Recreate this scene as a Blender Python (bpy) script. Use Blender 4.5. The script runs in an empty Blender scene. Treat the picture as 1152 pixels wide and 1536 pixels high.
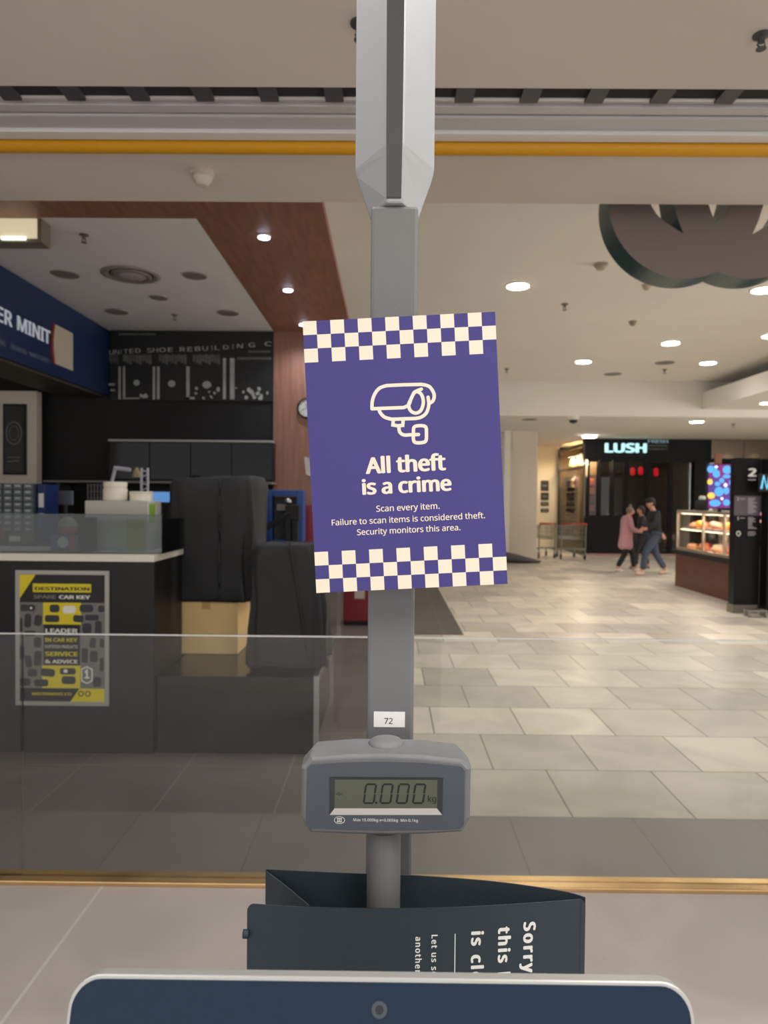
import bpy, bmesh, math, random, os
from mathutils import Vector, Matrix, noise
random.seed(7)
R = math.radians
C = bpy.context.scene.collection
scene = bpy.context.scene

# ------------------------------------------------------------------ camera
F = 1050.0                       # focal length in pixels of the 1152x1536 frame
EYE = Vector((0.0, 0.0, 1.55))
VPX, VPY = 583.0, 748.0
CAMROT = (Matrix.Rotation(math.atan((VPX-576)/F), 3, 'Z')
          @ Matrix.Rotation(math.pi/2 - math.atan((768-VPY)/F), 3, 'X')
          @ Matrix.Rotation(R(0.5), 3, 'Z'))
cd = bpy.data.cameras.new('camera')
cam = bpy.data.objects.new('camera', cd); C.objects.link(cam)
cam.matrix_world = Matrix.Translation(EYE) @ CAMROT.to_4x4()
cd.sensor_fit = 'VERTICAL'; cd.sensor_height = 36.0; cd.lens = F/1536*36
cd.clip_start = 0.02
cd.dof.use_dof = True; cd.dof.focus_distance = 0.79; cd.dof.aperture_fstop = 8.5
scene.camera = cam

# ------------------------------------------------------------------ world, light, exposure
vs = scene.view_settings
vs.view_transform = 'Standard'; vs.look = 'None'; vs.gamma = 1; vs.use_curve_mapping = False
vs.exposure = 1.3
w = bpy.data.worlds.new('world'); scene.world = w; w.use_nodes = True
w.node_tree.nodes['Background'].inputs[0].default_value = (1.0, 0.97, 0.95, 1)
w.node_tree.nodes['Background'].inputs[1].default_value = 0.58

def area(name, loc, size, power, col=(1, .97, .94), rot=(0, 0, 0)):
    l = bpy.data.lights.new(name, 'AREA'); l.shape = 'RECTANGLE'; l.size, l.size_y = size
    l.energy = power; l.color = col
    o = bpy.data.objects.new(name, l); C.objects.link(o); o.location = loc; o.rotation_euler = rot
    return o
def spot(name, loc, power, col=(1, .97, .94), angle=150, radius=.09):
    l = bpy.data.lights.new(name, 'SPOT'); l.energy = power; l.color = col
    l.spot_size = R(angle); l.spot_blend = 1.0; l.shadow_soft_size = radius
    o = bpy.data.objects.new(name, l); C.objects.link(o); o.location = loc
    return o
area('supermarket_light', (1.5, -0.9, 2.93), (1.6, 1.2), 27, (1, .97, .94))
area('supermarket_light', (-1.6, -1.6, 2.93), (1.6, 1.2), 13, (.95, .97, 1.0))
area('supermarket_light', (0.2, 0.9, 2.96), (2.4, .3), 17, (1, .97, .94))
area('mall_side_fill', (13.7, 9.0, 1.9), (8.0, 2.6), 330, (1, .97, .94), (0, R(90), 0))  # unseen fill panel added to brighten the mall ceiling, no shopfront is built here
area('mall_side_fill', (-6.7, 15.5, 1.9), (9.0, 2.6), 190, (1, .97, .94), (0, R(-90), 0))  # second added fill panel, from the left end
for px_, py_, pw in ((2.6, 4.9, 84), (1.9, 8.1, 22), (0.9, 10.5, 10), (5.0, 5.0, 84), (3.2, 12.4, 6), (7.0, 8.6, 20)):
    spot('mall_fill_spot', (px_, py_, 3.93), pw)  # fill spots without fittings, added to light the mall
spot('mall_fill_spot', (1.2, 21.5, 3.2), 40)  # another added fill spot, lightens the back wall

# ------------------------------------------------------------------ helpers
def ray(px, py):
    return CAMROT @ Vector(((px-576)/F, -(py-768)/F, -1.0))
def at(px, py, Y):
    d = ray(px, py); return EYE + d*(Y/d.y)
def atz(px, py, z):
    d = ray(px, py); return EYE + d*((z-EYE.z)/d.z)
def atx(px, py, X):
    d = ray(px, py); return EYE + d*(X/d.x)

def lin(c):
    c = c/255.0
    return c/12.92 if c <= .04045 else ((c+.055)/1.055)**2.4
def rgb(r, g, b): return (lin(r), lin(g), lin(b), 1)

MATS = {}
def mat(name, col, rough=.6, metal=0.0, var=0.0, scale=8, bump=0.0, bscale=300, spec=.5, emit=None, es=0, alpha=1, stretch=None, coat=0):
    if name in MATS: return MATS[name]
    m = bpy.data.materials.new(name); m.use_nodes = True
    nt = m.node_tree; b = nt.nodes['Principled BSDF']
    c = rgb(*col)
    b.inputs['Base Color'].default_value = c
    b.inputs['Roughness'].default_value = rough; b.inputs['Metallic'].default_value = metal
    b.inputs['Specular IOR Level'].default_value = spec
    if coat: b.inputs['Coat Weight'].default_value = coat; b.inputs['Coat Roughness'].default_value = .08
    tc = nt.nodes.new('ShaderNodeTexCoord')
    if var:
        n = nt.nodes.new('ShaderNodeTexNoise'); n.inputs['Scale'].default_value = scale; n.inputs['Detail'].default_value = 5
        if stretch:
            mp = nt.nodes.new('ShaderNodeMapping'); mp.inputs['Scale'].default_value = stretch
            nt.links.new(tc.outputs['Object'], mp.inputs[0]); nt.links.new(mp.outputs[0], n.inputs['Vector'])
        else: nt.links.new(tc.outputs['Object'], n.inputs['Vector'])
        r = nt.nodes.new('ShaderNodeValToRGB')
        r.color_ramp.elements[0].position = .3; r.color_ramp.elements[1].position = .7
        r.color_ramp.elements[0].color = tuple(x*(1-var) for x in c[:3])+(1,)
        r.color_ramp.elements[1].color = tuple(min(1, x*(1+var)) for x in c[:3])+(1,)
        nt.links.new(n.outputs[0], r.inputs[0]); nt.links.new(r.outputs[0], b.inputs['Base Color'])
    if bump:
        n2 = nt.nodes.new('ShaderNodeTexNoise'); n2.inputs['Scale'].default_value = bscale; n2.inputs['Detail'].default_value = 3
        nt.links.new(tc.outputs['Object'], n2.inputs['Vector'])
        bp = nt.nodes.new('ShaderNodeBump'); bp.inputs['Strength'].default_value = bump; bp.inputs['Distance'].default_value = .002
        nt.links.new(n2.outputs[0], bp.inputs['Height']); nt.links.new(bp.outputs[0], b.inputs['Normal'])
    if emit:
        b.inputs['Emission Color'].default_value = rgb(*emit); b.inputs['Emission Strength'].default_value = es
    MATS[name] = m
    return m

def glass_mat(name, tint=(235, 240, 238), fac=1.0, rough=.02):
    if name in MATS: return MATS[name]
    m = bpy.data.materials.new(name); m.use_nodes = True
    nt = m.node_tree; nt.nodes.clear()
    o = nt.nodes.new('ShaderNodeOutputMaterial'); mx = nt.nodes.new('ShaderNodeMixShader')
    t = nt.nodes.new('ShaderNodeBsdfTransparent'); g = nt.nodes.new('ShaderNodeBsdfGlossy')
    fr = nt.nodes.new('ShaderNodeFresnel'); fr.inputs[0].default_value = 1.5
    mu = nt.nodes.new('ShaderNodeMath'); mu.operation = 'MULTIPLY'; mu.inputs[1].default_value = fac
    t.inputs[0].default_value = rgb(*tint); g.inputs['Roughness'].default_value = rough
    nt.links.new(fr.outputs[0], mu.inputs[0]); nt.links.new(mu.outputs[0], mx.inputs[0])
    nt.links.new(t.outputs[0], mx.inputs[1]); nt.links.new(g.outputs[0], mx.inputs[2]); nt.links.new(mx.outputs[0], o.inputs[0])
    MATS[name] = m
    return m

def tile_mat(name, c1, c2, grout, bw, bh, off, rough, shift=(0, 0), mortar=.004, vein=0.25, spec=.5):
    m = bpy.data.materials.new(name); m.use_nodes = True
    nt = m.node_tree; b = nt.nodes['Principled BSDF']; L = nt.links.new
    tc = nt.nodes.new('ShaderNodeTexCoord'); mp = nt.nodes.new('ShaderNodeMapping')
    mp.inputs['Location'].default_value = (shift[0], shift[1], 0)
    L(tc.outputs['Object'], mp.inputs[0])
    br = nt.nodes.new('ShaderNodeTexBrick')
    br.offset = off; br.offset_frequency = 2; br.squash = 1
    br.inputs['Scale'].default_value = 1; br.inputs['Brick Width'].default_value = bw; br.inputs['Row Height'].default_value = bh
    br.inputs['Mortar Size'].default_value = mortar; br.inputs['Mortar Smooth'].default_value = .1; br.inputs['Bias'].default_value = 0
    br.inputs['Color1'].default_value = rgb(*c1); br.inputs['Color2'].default_value = rgb(*c2); br.inputs['Mortar'].default_value = rgb(*grout)
    L(mp.outputs[0], br.inputs['Vector'])
    n = nt.nodes.new('ShaderNodeTexNoise'); n.inputs['Scale'].default_value = 1.6; n.inputs['Detail'].default_value = 8; n.inputs['Distortion'].default_value = 1.5
    L(tc.outputs['Object'], n.inputs['Vector'])
    rp = nt.nodes.new('ShaderNodeValToRGB')
    rp.color_ramp.elements[0].position = .36; rp.color_ramp.elements[0].color = (1-vein,)*3+(1,)
    rp.color_ramp.elements[1].position = .60; rp.color_ramp.elements[1].color = (1.0,)*3+(1,)
    L(n.outputs[0], rp.inputs[0])
    mx = nt.nodes.new('ShaderNodeMixRGB'); mx.blend_type = 'MULTIPLY'; mx.inputs[0].default_value = 1
    L(br.outputs['Color'], mx.inputs[1]); L(rp.outputs[0], mx.inputs[2]); L(mx.outputs[0], b.inputs['Base Color'])
    b.inputs['Roughness'].default_value = rough; b.inputs['Specular IOR Level'].default_value = spec
    return m

WORLD = {}
def wm(o): return WORLD.get(o.name, Matrix()) if o else Matrix()

def props(o, label=None, cat=None, group=None, kind=None):
    if label: o['label'] = label
    if cat: o['category'] = cat
    if group: o['group'] = group
    if kind: o['kind'] = kind
    return o
def thing(name, loc, label, cat, group=None, rz=0):
    o = bpy.data.objects.new(name, None); C.objects.link(o)
    o.empty_display_size = .05
    o.location = loc; o.rotation_euler = (0, 0, rz)
    WORLD[o.name] = Matrix.Translation(Vector(loc)) @ Matrix.Rotation(rz, 4, 'Z')
    return props(o, label, cat, group)
def link(name, me, material, parent=None, bevel=0, smooth=False, subsurf=0, local=False):
    o = bpy.data.objects.new(name, me); C.objects.link(o)
    if material is not None:
        for m in (material if isinstance(material, (list, tuple)) else [material]): me.materials.append(m)
    if parent is not None:
        if not local: me.transform(wm(parent).inverted())
        o.parent = parent; WORLD[o.name] = wm(parent)
    if smooth:
        for p in me.polygons: p.use_smooth = True
    if bevel:
        md = o.modifiers.new('bevel', 'BEVEL'); md.width = bevel; md.segments = 2; md.limit_method = 'ANGLE'; md.angle_limit = R(40)
        md.harden_normals = False
    if subsurf:
        md = o.modifiers.new('sub', 'SUBSURF'); md.levels = md.render_levels = subsurf
    return o

class MB:
    def __init__(s): s.v = []; s.f = []; s.mi = []
    def add(s, vs, fs, mi=0):
        b = len(s.v); s.v += [Vector(v) for v in vs]
        for f in fs: s.f.append([b+i for i in f]); s.mi.append(mi)
        return s
    def box(s, a, b, rot=None, mi=0):
        x0, y0, z0 = a; x1, y1, z1 = b
        vs = [Vector(p) for p in ((x0,y0,z0),(x1,y0,z0),(x1,y1,z0),(x0,y1,z0),(x0,y0,z1),(x1,y0,z1),(x1,y1,z1),(x0,y1,z1))]
        if rot is not None:
            c = (Vector(a)+Vector(b))/2; vs = [c + rot @ (v-c) for v in vs]
        return s.add(vs, [(0,3,2,1),(4,5,6,7),(0,1,5,4),(1,2,6,5),(2,3,7,6),(3,0,4,7)], mi)
    def tube(s, pts, r, n=8, cap=True, mi=0):
        pts = [Vector(p) for p in pts]
        rr = r if isinstance(r, (list, tuple)) else [r]*len(pts)
        rings = []
        for i, p in enumerate(pts):
            t = (pts[min(i+1, len(pts)-1)]-pts[max(i-1, 0)]).normalized()
            u = t.cross(Vector((0, 0, 1)))
            if u.length < 1e-3: u = t.cross(Vector((0, 1, 0)))
            u.normalize(); w_ = t.cross(u)
            rings.append([p+rr[i]*(math.cos(2*math.pi*k/n)*u+math.sin(2*math.pi*k/n)*w_) for k in range(n)])
        return s.loft(rings, cap, mi)
    def loft(s, rings, cap=True, mi=0):
        n = len(rings[0]); b = len(s.v)
        vs = [v for r in rings for v in r]; fs = []
        for i in range(len(rings)-1):
            for k in range(n):
                a0 = i*n+k; a1 = i*n+(k+1) % n
                fs.append((a0, a1, a1+n, a0+n))
        if cap: fs.append(tuple(reversed(range(n)))); fs.append(tuple((len(rings)-1)*n+k for k in range(n)))
        return s.add(vs, fs, mi)
    def lathe(s, prof, c, n=24, axis='Z', mi=0):
        c = Vector(c); rings = []
        for r, h in prof:
            ring = []
            for k in range(n):
                a = 2*math.pi*k/n
                if axis == 'Z': p = Vector((r*math.cos(a), r*math.sin(a), h))
                elif axis == 'Y': p = Vector((r*math.cos(a), h, -r*math.sin(a)))
                else: p = Vector((h, r*math.cos(a), r*math.sin(a)))
                ring.append(c+p)
            rings.append(ring)
        return s.loft(rings, True, mi)
    def sph(s, c, r, n=12, m=8, mi=0):
        r3 = r if isinstance(r, (list, tuple)) else (r, r, r)
        rings = []
        for i in range(m+1):
            a = -math.pi/2+math.pi*i/m; a = max(-1.55, min(1.55, a))
            rings.append([Vector(c)+Vector((r3[0]*math.cos(a)*math.cos(2*math.pi*k/n), r3[1]*math.cos(a)*math.sin(2*math.pi*k/n), r3[2]*math.sin(a))) for k in range(n)])
        return s.loft(rings, True, mi)
    def prism(s, poly, M, d, mi=0):
        """poly in local xy, extruded from local z=0 to z=d, placed by M"""
        n = len(poly)
        lo = [M @ Vector((x, y, 0)) for x, y in poly]; hi = [M @ Vector((x, y, d)) for x, y in poly]
        fs = [tuple(range(n-1, -1, -1)), tuple(range(n, 2*n))]+[(k, (k+1) % n, n+(k+1) % n, n+k) for k in range(n)]
        return s.add(lo+hi, fs, mi)
    def build(s, name, material, parent=None, **kw):
        me = bpy.data.meshes.new(name); me.from_pydata([tuple(v) for v in s.v], [], s.f)
        for p, i in zip(me.polygons, s.mi): p.material_index = i
        bm = bmesh.new(); bm.from_mesh(me); bmesh.ops.recalc_face_normals(bm, faces=bm.faces); bm.to_mesh(me); bm.free()
        return link(name, me, material, parent, **kw)

STROKE_N = [0]
def stroke(mb, pts, wd, M, z=.0004, closed=False, mi=0):
    """flat printed line: mitred ribbon with round ends in the local xy plane of M"""
    STROKE_N[0] = (STROKE_N[0]+1) % 40; z = z+STROKE_N[0]*4e-6
    P = [Vector((p[0], p[1])) for p in pts]
    P = [p for i, p in enumerate(P) if i == 0 or (p-P[i-1]).length > 1e-7]
    if closed and (P[0]-P[-1]).length < 1e-6: P.pop()
    n = len(P); L = []; Rr = []
    for i in range(n):
        if closed: a, c = P[i-1], P[(i+1) % n]
        else: a, c = P[max(0, i-1)], P[min(n-1, i+1)]
        d1 = (P[i]-a) if (P[i]-a).length > 1e-9 else (c-P[i]); d2 = (c-P[i]) if (c-P[i]).length > 1e-9 else d1
        d1 = d1.normalized(); d2 = d2.normalized()
        t = (d1+d2); t = t.normalized() if t.length > 1e-6 else d1
        nrm = Vector((-t.y, t.x)); k = max(.5, abs(nrm.dot(Vector((-d1.y, d1.x)))))
        L.append(P[i]+nrm*wd/2/k); Rr.append(P[i]-nrm*wd/2/k)
    vs = [M @ Vector((p.x, p.y, z)) for p in L+Rr]
    m = n if closed else n-1
    mb.add(vs, [(i, n+i, n+(i+1) % n, (i+1) % n) for i in range(m)], mi)
    if not closed:
        for p, q in ((P[0], P[1]), (P[-1], P[-2])):
            d = (p-q).normalized(); a0 = math.atan2(d.y, d.x)-math.pi/2
            mb.add([M @ Vector((p.x+wd/2*math.cos(a0+t*math.pi/8), p.y+wd/2*math.sin(a0+t*math.pi/8), z)) for t in range(9)], [tuple(range(9))], mi)
    return mb
def arc(cx, cy, rx, ry, a0, a1, n=12):
    return [(cx+rx*math.cos(R(a0+(a1-a0)*i/n)), cy+ry*math.sin(R(a0+(a1-a0)*i/n))) for i in range(n+1)]
def rrect(x0, y0, x1, y1, r, n=5):
    p = []
    for cx, cy, a in ((x1-r, y0+r, -90), (x1-r, y1-r, 0), (x0+r, y1-r, 90), (x0+r, y0+r, 180)):
        p += arc(cx, cy, r, r, a, a+90, n)
    return p

def facing(loc, roll=0.0):
    """local x -> world X, local y -> world Z, local z -> towards the camera (-Y)"""
    return Matrix.Translation(Vector(loc)) @ Matrix(((1,0,0,0),(0,0,-1,0),(0,1,0,0),(0,0,0,1))) @ Matrix.Rotation(roll, 4, 'Z')

FONT = None
try:
    FONT = bpy.data.fonts.load(os.path.join(bpy.utils.resource_path('LOCAL'), 'datafiles', 'fonts', 'NotoSansMath-Regular.woff2'))
except Exception:
    FONT = None
def text(name, s, M, material, parent, width=None, height=None, bold=0.0, depth=0.0, align='CENTER', squeeze=None, space=1.0, label=None, curve=None):
    """lettering as one mesh; width = total width, height = capital height when no width is given; bold = share of the letter size"""
    cu = bpy.data.curves.new(name, 'FONT'); cu.body = s
    if FONT: cu.font = FONT
    cu.size = 1; cu.align_x = 'LEFT'; cu.extrude = 0; cu.space_character = space; cu.resolution_u = 5
    o = bpy.data.objects.new('t', cu); C.objects.link(o)
    dg = bpy.context.evaluated_depsgraph_get()
    me = bpy.data.meshes.new_from_object(o.evaluated_get(dg))
    bpy.data.objects.remove(o); bpy.data.curves.remove(cu)
    if bold:                                     # heavier strokes: the letters thickened all round
        base = [v.co.copy() for v in me.vertices]; fcs = [tuple(p.vertices) for p in me.polygons]
        vs_, fs_ = [], []
        for k in range(9):
            ox, oy = (0, 0) if k == 8 else (bold*math.cos(k*math.pi/4), bold*.5*math.sin(k*math.pi/4))
            b_ = len(vs_); vs_ += [(c.x+ox, c.y+oy, k) for c in base]; fs_ += [tuple(b_+i for i in f) for f in fcs]
        me = bpy.data.meshes.new(name); me.from_pydata(vs_, [], fs_)
    xs = [v.co.x for v in me.vertices]; x0, x1 = min(xs), max(xs)
    sx = width/(x1-x0) if width else height/.714
    sy = height/.714 if height else sx
    ox = {'CENTER': -(x0+x1)/2, 'LEFT': -x0, 'RIGHT': -x1}[align]
    dz = max(4e-6, sx*1.5e-4)
    for v in me.vertices:
        v.co = Vector(((v.co.x+ox)*sx, v.co.y*sy, v.co.z*dz))
    if depth:
        bm = bmesh.new(); bm.from_mesh(me)
        r = bmesh.ops.extrude_face_region(bm, geom=bm.faces[:])
        for e in r['geom']:
            if isinstance(e, bmesh.types.BMVert): e.co.z += depth
        bmesh.ops.recalc_face_normals(bm, faces=bm.faces); bm.to_mesh(me); bm.free()
    if curve:
        for v in me.vertices: v.co = curve(v.co)
    else: me.transform(M)
    me.name = name
    ob = link(name, me, material, parent)
    if label: ob['label'] = label
    return ob

def dup(root, loc, rz=None, label=None, group=None):
    def cp(o, parent):
        c = o.copy(); C.objects.link(c); c.parent = parent
        for ch in list(o.children): cp(ch, c)
        return c
    r = cp(root, None); r.location = loc
    if rz is not None: r.rotation_euler = (0, 0, rz)
    if label: r['label'] = label
    if group: r['group'] = group
    return r

def struct(name, mb, m, **kw):
    o = mb.build(name, m, **kw); o['kind'] = 'structure'; return o

# ------------------------------------------------------------------ materials
M_soffit = mat('soffit_paint', (216, 207, 198), .85, var=.03, scale=2)
M_ceil = mat('mall_ceiling_paint', (230, 226, 218), .85, var=.02, scale=1)
M_kceil = mat('kiosk_ceiling_paint', (228, 226, 225), .9, var=.02, scale=1)
M_wallp = mat('wall_paint', (216, 206, 190), .8, var=.02, scale=1)
M_black = mat('black_laminate', (9, 9, 10), .5, var=.1, scale=4)
M_blackwall = mat('black_wall_paint', (32, 31, 31), .85, var=.08, scale=3)
M_white = mat('white_laminate', (226, 220, 205), .4)
M_grey = mat('post_grey_enamel', (112, 113, 112), .5, bump=.25, bscale=900)
M_silver = mat('silver_enamel', (172, 176, 178), .42, metal=.2, bump=.15, bscale=1200)
M_darkgrey = mat('dark_grey_plastic', (72, 72, 73), .5)
M_plastic = mat('scale_grey_plastic', (112, 114, 115), .5, bump=.3, bscale=1500, var=.04, scale=60)
M_steel = mat('brushed_steel', (180, 180, 180), .3, metal=1)
M_ink = mat('cream_ink', (240, 228, 207), .7)
M_wood = mat('red_brown_wood', (146, 102, 83), .5, var=.2, scale=3, stretch=(9, 1.2, .7))
M_rubber = mat('black_rubber', (22, 22, 22), .7)
M_card = mat('slate_card', (44, 56, 64), .62, bump=.1, bscale=500)
M_printwhite = mat('white_print', (240, 240, 236), .6)
M_clear = glass_mat('clear_glass', (250, 252, 251), 1.0)
M_shopglass = glass_mat('shop_window_glass', (205, 200, 190), 1.0)

# ------------------------------------------------------------------ setting
Kf = EYE.z*F
yfl = lambda py: atz(583, py, 0).y
Y_STRIP0, Y_STRIP1 = yfl(1335), yfl(1317)
Y_ROW = yfl(1223)
fl_market = tile_mat('market_floor_tile', (186, 177, 172), (186, 177, 172), (206, 199, 193), 6.0, 12.0, 0, .45, shift=(1.125, 6.0), mortar=.006, vein=.10)
fl_row = tile_mat('threshold_tile', (134, 127, 121), (128, 122, 117), (112, 106, 101), .6, .61, 0, .35, shift=(.0, -Y_ROW), mortar=.003, vein=.1)
fl_mall = tile_mat('marble_tile', (192, 183, 171), (236, 226, 208), (128, 120, 110), .6, .6, .5, .32, shift=(-.015, -Y_ROW), mortar=.0045, vein=.16, spec=.22)
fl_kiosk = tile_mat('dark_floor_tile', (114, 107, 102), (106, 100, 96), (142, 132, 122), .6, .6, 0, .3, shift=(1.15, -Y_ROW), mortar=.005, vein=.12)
XB = .06                                             # where the dark tiles meet the marble
b1 = atz(696, 953, 0); XB2 = b1.x; YB = b1.y
FX0, FX1 = -7.0, 14.0
struct('floor', MB().box((FX0, -4, -.1), (FX1, Y_STRIP0, 0)), fl_market)
struct('floor', MB().box((FX0, Y_STRIP1, -.1), (FX1, Y_ROW, 0)), fl_row)
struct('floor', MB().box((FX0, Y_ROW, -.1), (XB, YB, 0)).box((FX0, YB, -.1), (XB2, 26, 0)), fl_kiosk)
struct('floor', MB().box((XB, Y_ROW, -.1), (FX1, YB, 0)).box((XB2, YB, -.1), (FX1, 26, 0)), fl_mall)

# supermarket ceiling, shutter slot and soffit
ZS = 3.0
ys = lambda py: atz(583, py, ZS).y
Y_SLOT, Y_SOF0, Y_SOF1 = ys(131.5), ys(225), ys(304)
struct('ceiling', MB().box((FX0, -4, ZS), (FX1, Y_SLOT, ZS+.12)), M_soffit)
struct('ceiling', MB().box((FX0, Y_SOF0, ZS), (FX1, Y_SOF1, 4.2)), M_soffit)
M_dark = mat('slot_shade', (40, 39, 38), .9)
struct('ceiling', MB().box((FX0, Y_SLOT, ZS+.34), (FX1, Y_SOF0, ZS+.36)).box((FX0, Y_SLOT-.02, ZS+.12), (FX1, Y_SLOT, ZS+.36)).box((FX0, Y_SLOT, ZS+.012), (FX1, ys(150.5), ZS+.03)), M_dark)  # flush dark board and lining stand in for the shade inside the slot
# mall ceilings
ZM = 4.02
Y_BULK = 14.6; ZL = 3.30
struct('ceiling', MB().box((FX0, Y_SOF1, ZM), (FX1, Y_BULK+.3, ZM+.1)), M_ceil)
struct('ceiling', MB().box((FX0, Y_BULK, ZL), (FX1, 26, ZL+.1)).box((FX0, Y_BULK, ZL+.1), (FX1, Y_BULK+.2, ZM)), M_ceil)
# boxed soffit along the far side of the mall with a lit face
XR = at(1053, 600, Y_BULK).x
struct('ceiling', MB().box((XR, 4.0, 3.46), (FX1, Y_BULK, 3.58)).box((XR, 4.0, 3.58), (XR+.12, Y_BULK, 3.80)), M_ceil)
# walls behind
struct('wall_back', MB().box((FX0, 26, 0), (FX1, 26.2, ZL)), mat('far_wall_paint', (120, 104, 84), .8))
struct('wall_left', MB().box((FX0-.2, -4, 0), (FX0, 26, ZM)), M_wallp)
struct('wall_right', MB().box((FX1, -4, 0), (FX1+.2, 26, ZM)), M_wallp)

# brass strip with glass barrier
M_brass = mat('brass_strip', (220, 182, 130), .3, metal=.9, var=.15, scale=5)
M_gedge = mat('glass_edge', (205, 206, 204), .25, spec=.8)
gl = thing('glass_barrier', (0, (Y_STRIP0+Y_STRIP1)/2, 0), 'clear waist-high glass barrier standing in a brass floor channel behind the checkout', 'glass barrier')
MB().box((FX0+.1, Y_STRIP0, -.0), (FX1-.1, Y_STRIP1, .018)).build('base_channel', M_brass, gl, bevel=.004)
YG = (Y_STRIP0+Y_STRIP1)/2
GZ = at(576, 955, YG).z
xs_ = at(33, 1200, YG).x
for a, b in ((FX0+.12, xs_-.003), (xs_+.003, FX1-.12)):
    pane = MB().box((a, YG-.006, .018), (b, YG+.006, GZ-.004)).build('glass_pane', M_clear, gl)
    MB().box((a, YG-.006, GZ-.004), (b, YG+.006, GZ)).build('polished_edge', M_gedge, pane)

# roller shutter in its slot
sh = thing('roller_shutter', (0, ys(170), ZS), 'raised grey roller shutter bar with a yellow rubber edge in the ceiling slot', 'roller shutter')
M_alu = mat('grey_aluminium', (196, 195, 195), .5, metal=.1)
M_alu2 = mat('pale_aluminium', (226, 224, 221), .5, metal=.05)
M_yel = mat('yellow_rubber', (222, 160, 20), .5)
SA, SB = FX0+.1, FX1-.1
MB().box((SA, ys(154), ZS+.02), (SB, ys(163), ZS+.10)).box((SA, ys(163), ZS+.008), (SB, ys(174), ZS+.09)).build('shutter_slat', M_alu, sh, bevel=.003)
MB().box((SA, ys(151), ZS+.008), (SB, ys(154)-.001, ZS+.03)).build('pale_lip', M_alu2, sh)
MB().box((SA, ys(178), ZS+.006), (SB, ys(197), ZS+.10)).build('guide_face', M_alu, sh, bevel=.008)
MB().box((SA, ys(197)+.001, ZS-.008), (SB, ys(209), ZS+.10)).build('bottom_bar', M_alu2, sh, bevel=.003)
MB().tube([(SA, (ys(210)+ys(222))/2, ZS-.012), (SB, (ys(210)+ys(222))/2, ZS-.012)], (ys(222)-ys(210.5))/2, n=14).build('rubber_edge', M_yel, sh, smooth=True)
for i in range(60):
    x = -5.2+i*.236
    if x > 5.4: break
    MB().box((x, Y_SLOT+.001, ZS-.002), (x+.066, ys(153), ZS+.0115)).build('bracket', M_darkgrey, sh)

# ------------------------------------------------------------------ kiosk structure (left)
ZK = 3.25
YK0, YKi, YKb = 3.75, 4.30, 7.20
XKr = -.40; XKi = -1.19
struct('trim_1', MB().box((FX0, YK0, ZK), (XKr, YKi, ZK+.06)).box((XKi, YKi, ZK), (XKr, YKb+.3, ZK+.06)), M_wood)
struct('ceiling', MB().box((FX0, YKi, ZK+.002), (XKi, YKb, ZK+.06)), M_kceil)
struct('ceiling', MB().box((FX0, YK0+.3, ZK+.06), (XKr-.42, YKb+.28, ZM)), M_ceil)
struct('wall_kiosk_back', MB().box((FX0, YKb, 0), (XKi, YKb+.1, ZK)), M_blackwall)
struct('wall_wood_column', MB().box((XKi, YKb-.02, 0), (-.66, YKb+.3, ZK)), M_wood)
xw = at(55, 640, 6.9).x
struct('wall_white_partition', MB().box((FX0, 6.9, 0), (xw, 7.0, 2.58)), M_wallp)

# far mall architecture
YL = 19.8
xl = at(877, 760, YL).x
M_fascia = mat('black_shopfront_paint', (16, 15, 14), .55, var=.1, scale=2, spec=.2)
M_frontglass = mat('dark_shop_glass', (20, 18, 18), .12)
struct('wall_shopfront_fascia', MB().box((xl, YL, at(950, 690, YL).z), (FX1, YL+.3, ZL)), M_fascia)
ztop = at(950, 690, YL).z
struct('wall_shopfront_dado', MB().box((xl, YL, 0), (at(942, 800, YL).x, YL+.12, at(900, 776, YL).z)), M_fascia)
for i, (a, b) in enumerate(((882, 898), (899, 918), (919, 939), (940, 972), (973, 1006), (1007, 1040), (1061, 1090), (1091, 1122), (1123, 1152), (1153, 1184))):
    xa, xb = at(a, 740, YL).x, at(b, 740, YL).x
    z0 = at(900, 776, YL).z if b < 942 else .06
    fr = MB().box((xa, YL+.02, z0), (xa+.05, YL+.1, ztop)).box((xb-.05, YL+.02, z0), (xb, YL+.1, ztop)).box((xa+.05, YL+.02, z0), (xb-.05, YL+.1, z0+.06)).box((xa+.05, YL+.02, ztop-.06), (xb-.05, YL+.1, ztop))
    o = struct('window_%d' % (i+1), fr, M_fascia)
    MB().box((xa+.05, YL+.05, z0+.06), (xb-.05, YL+.07, ztop-.06)).build('glass_pane', M_shopglass, o)
struct('wall_shopfront_pier', MB().box((at(1040, 740, YL).x, YL-.06, 0), (at(1061, 740, YL).x, YL+.14, ztop)), M_fascia)
struct('wall_shop_interior', MB().box((xl+.1, 23.4, 0), (FX1, 23.5, ZL)), mat('dark_interior_wall', (46, 40, 37), .8))
struct('baseboard_shopfront', MB().box((xl, YL-.03, 0), (FX1, YL, .05)), mat('pink_stone_skirting', (170, 130, 116), .5))
# bronze lit bulkhead over the next shop
M_bronze = mat('bronze_panel', (96, 84, 68), .35, metal=.5)
for i, (a, b) in enumerate(((1066, 1114), (1115, 1165))):
    struct('trim_%d' % (i+2), MB().box((at(a, 670, YL).x, YL-.05, at(1100, 688, YL).z), (at(b, 670, YL).x, YL-.002, ZL-.02)), M_bronze)
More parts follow.
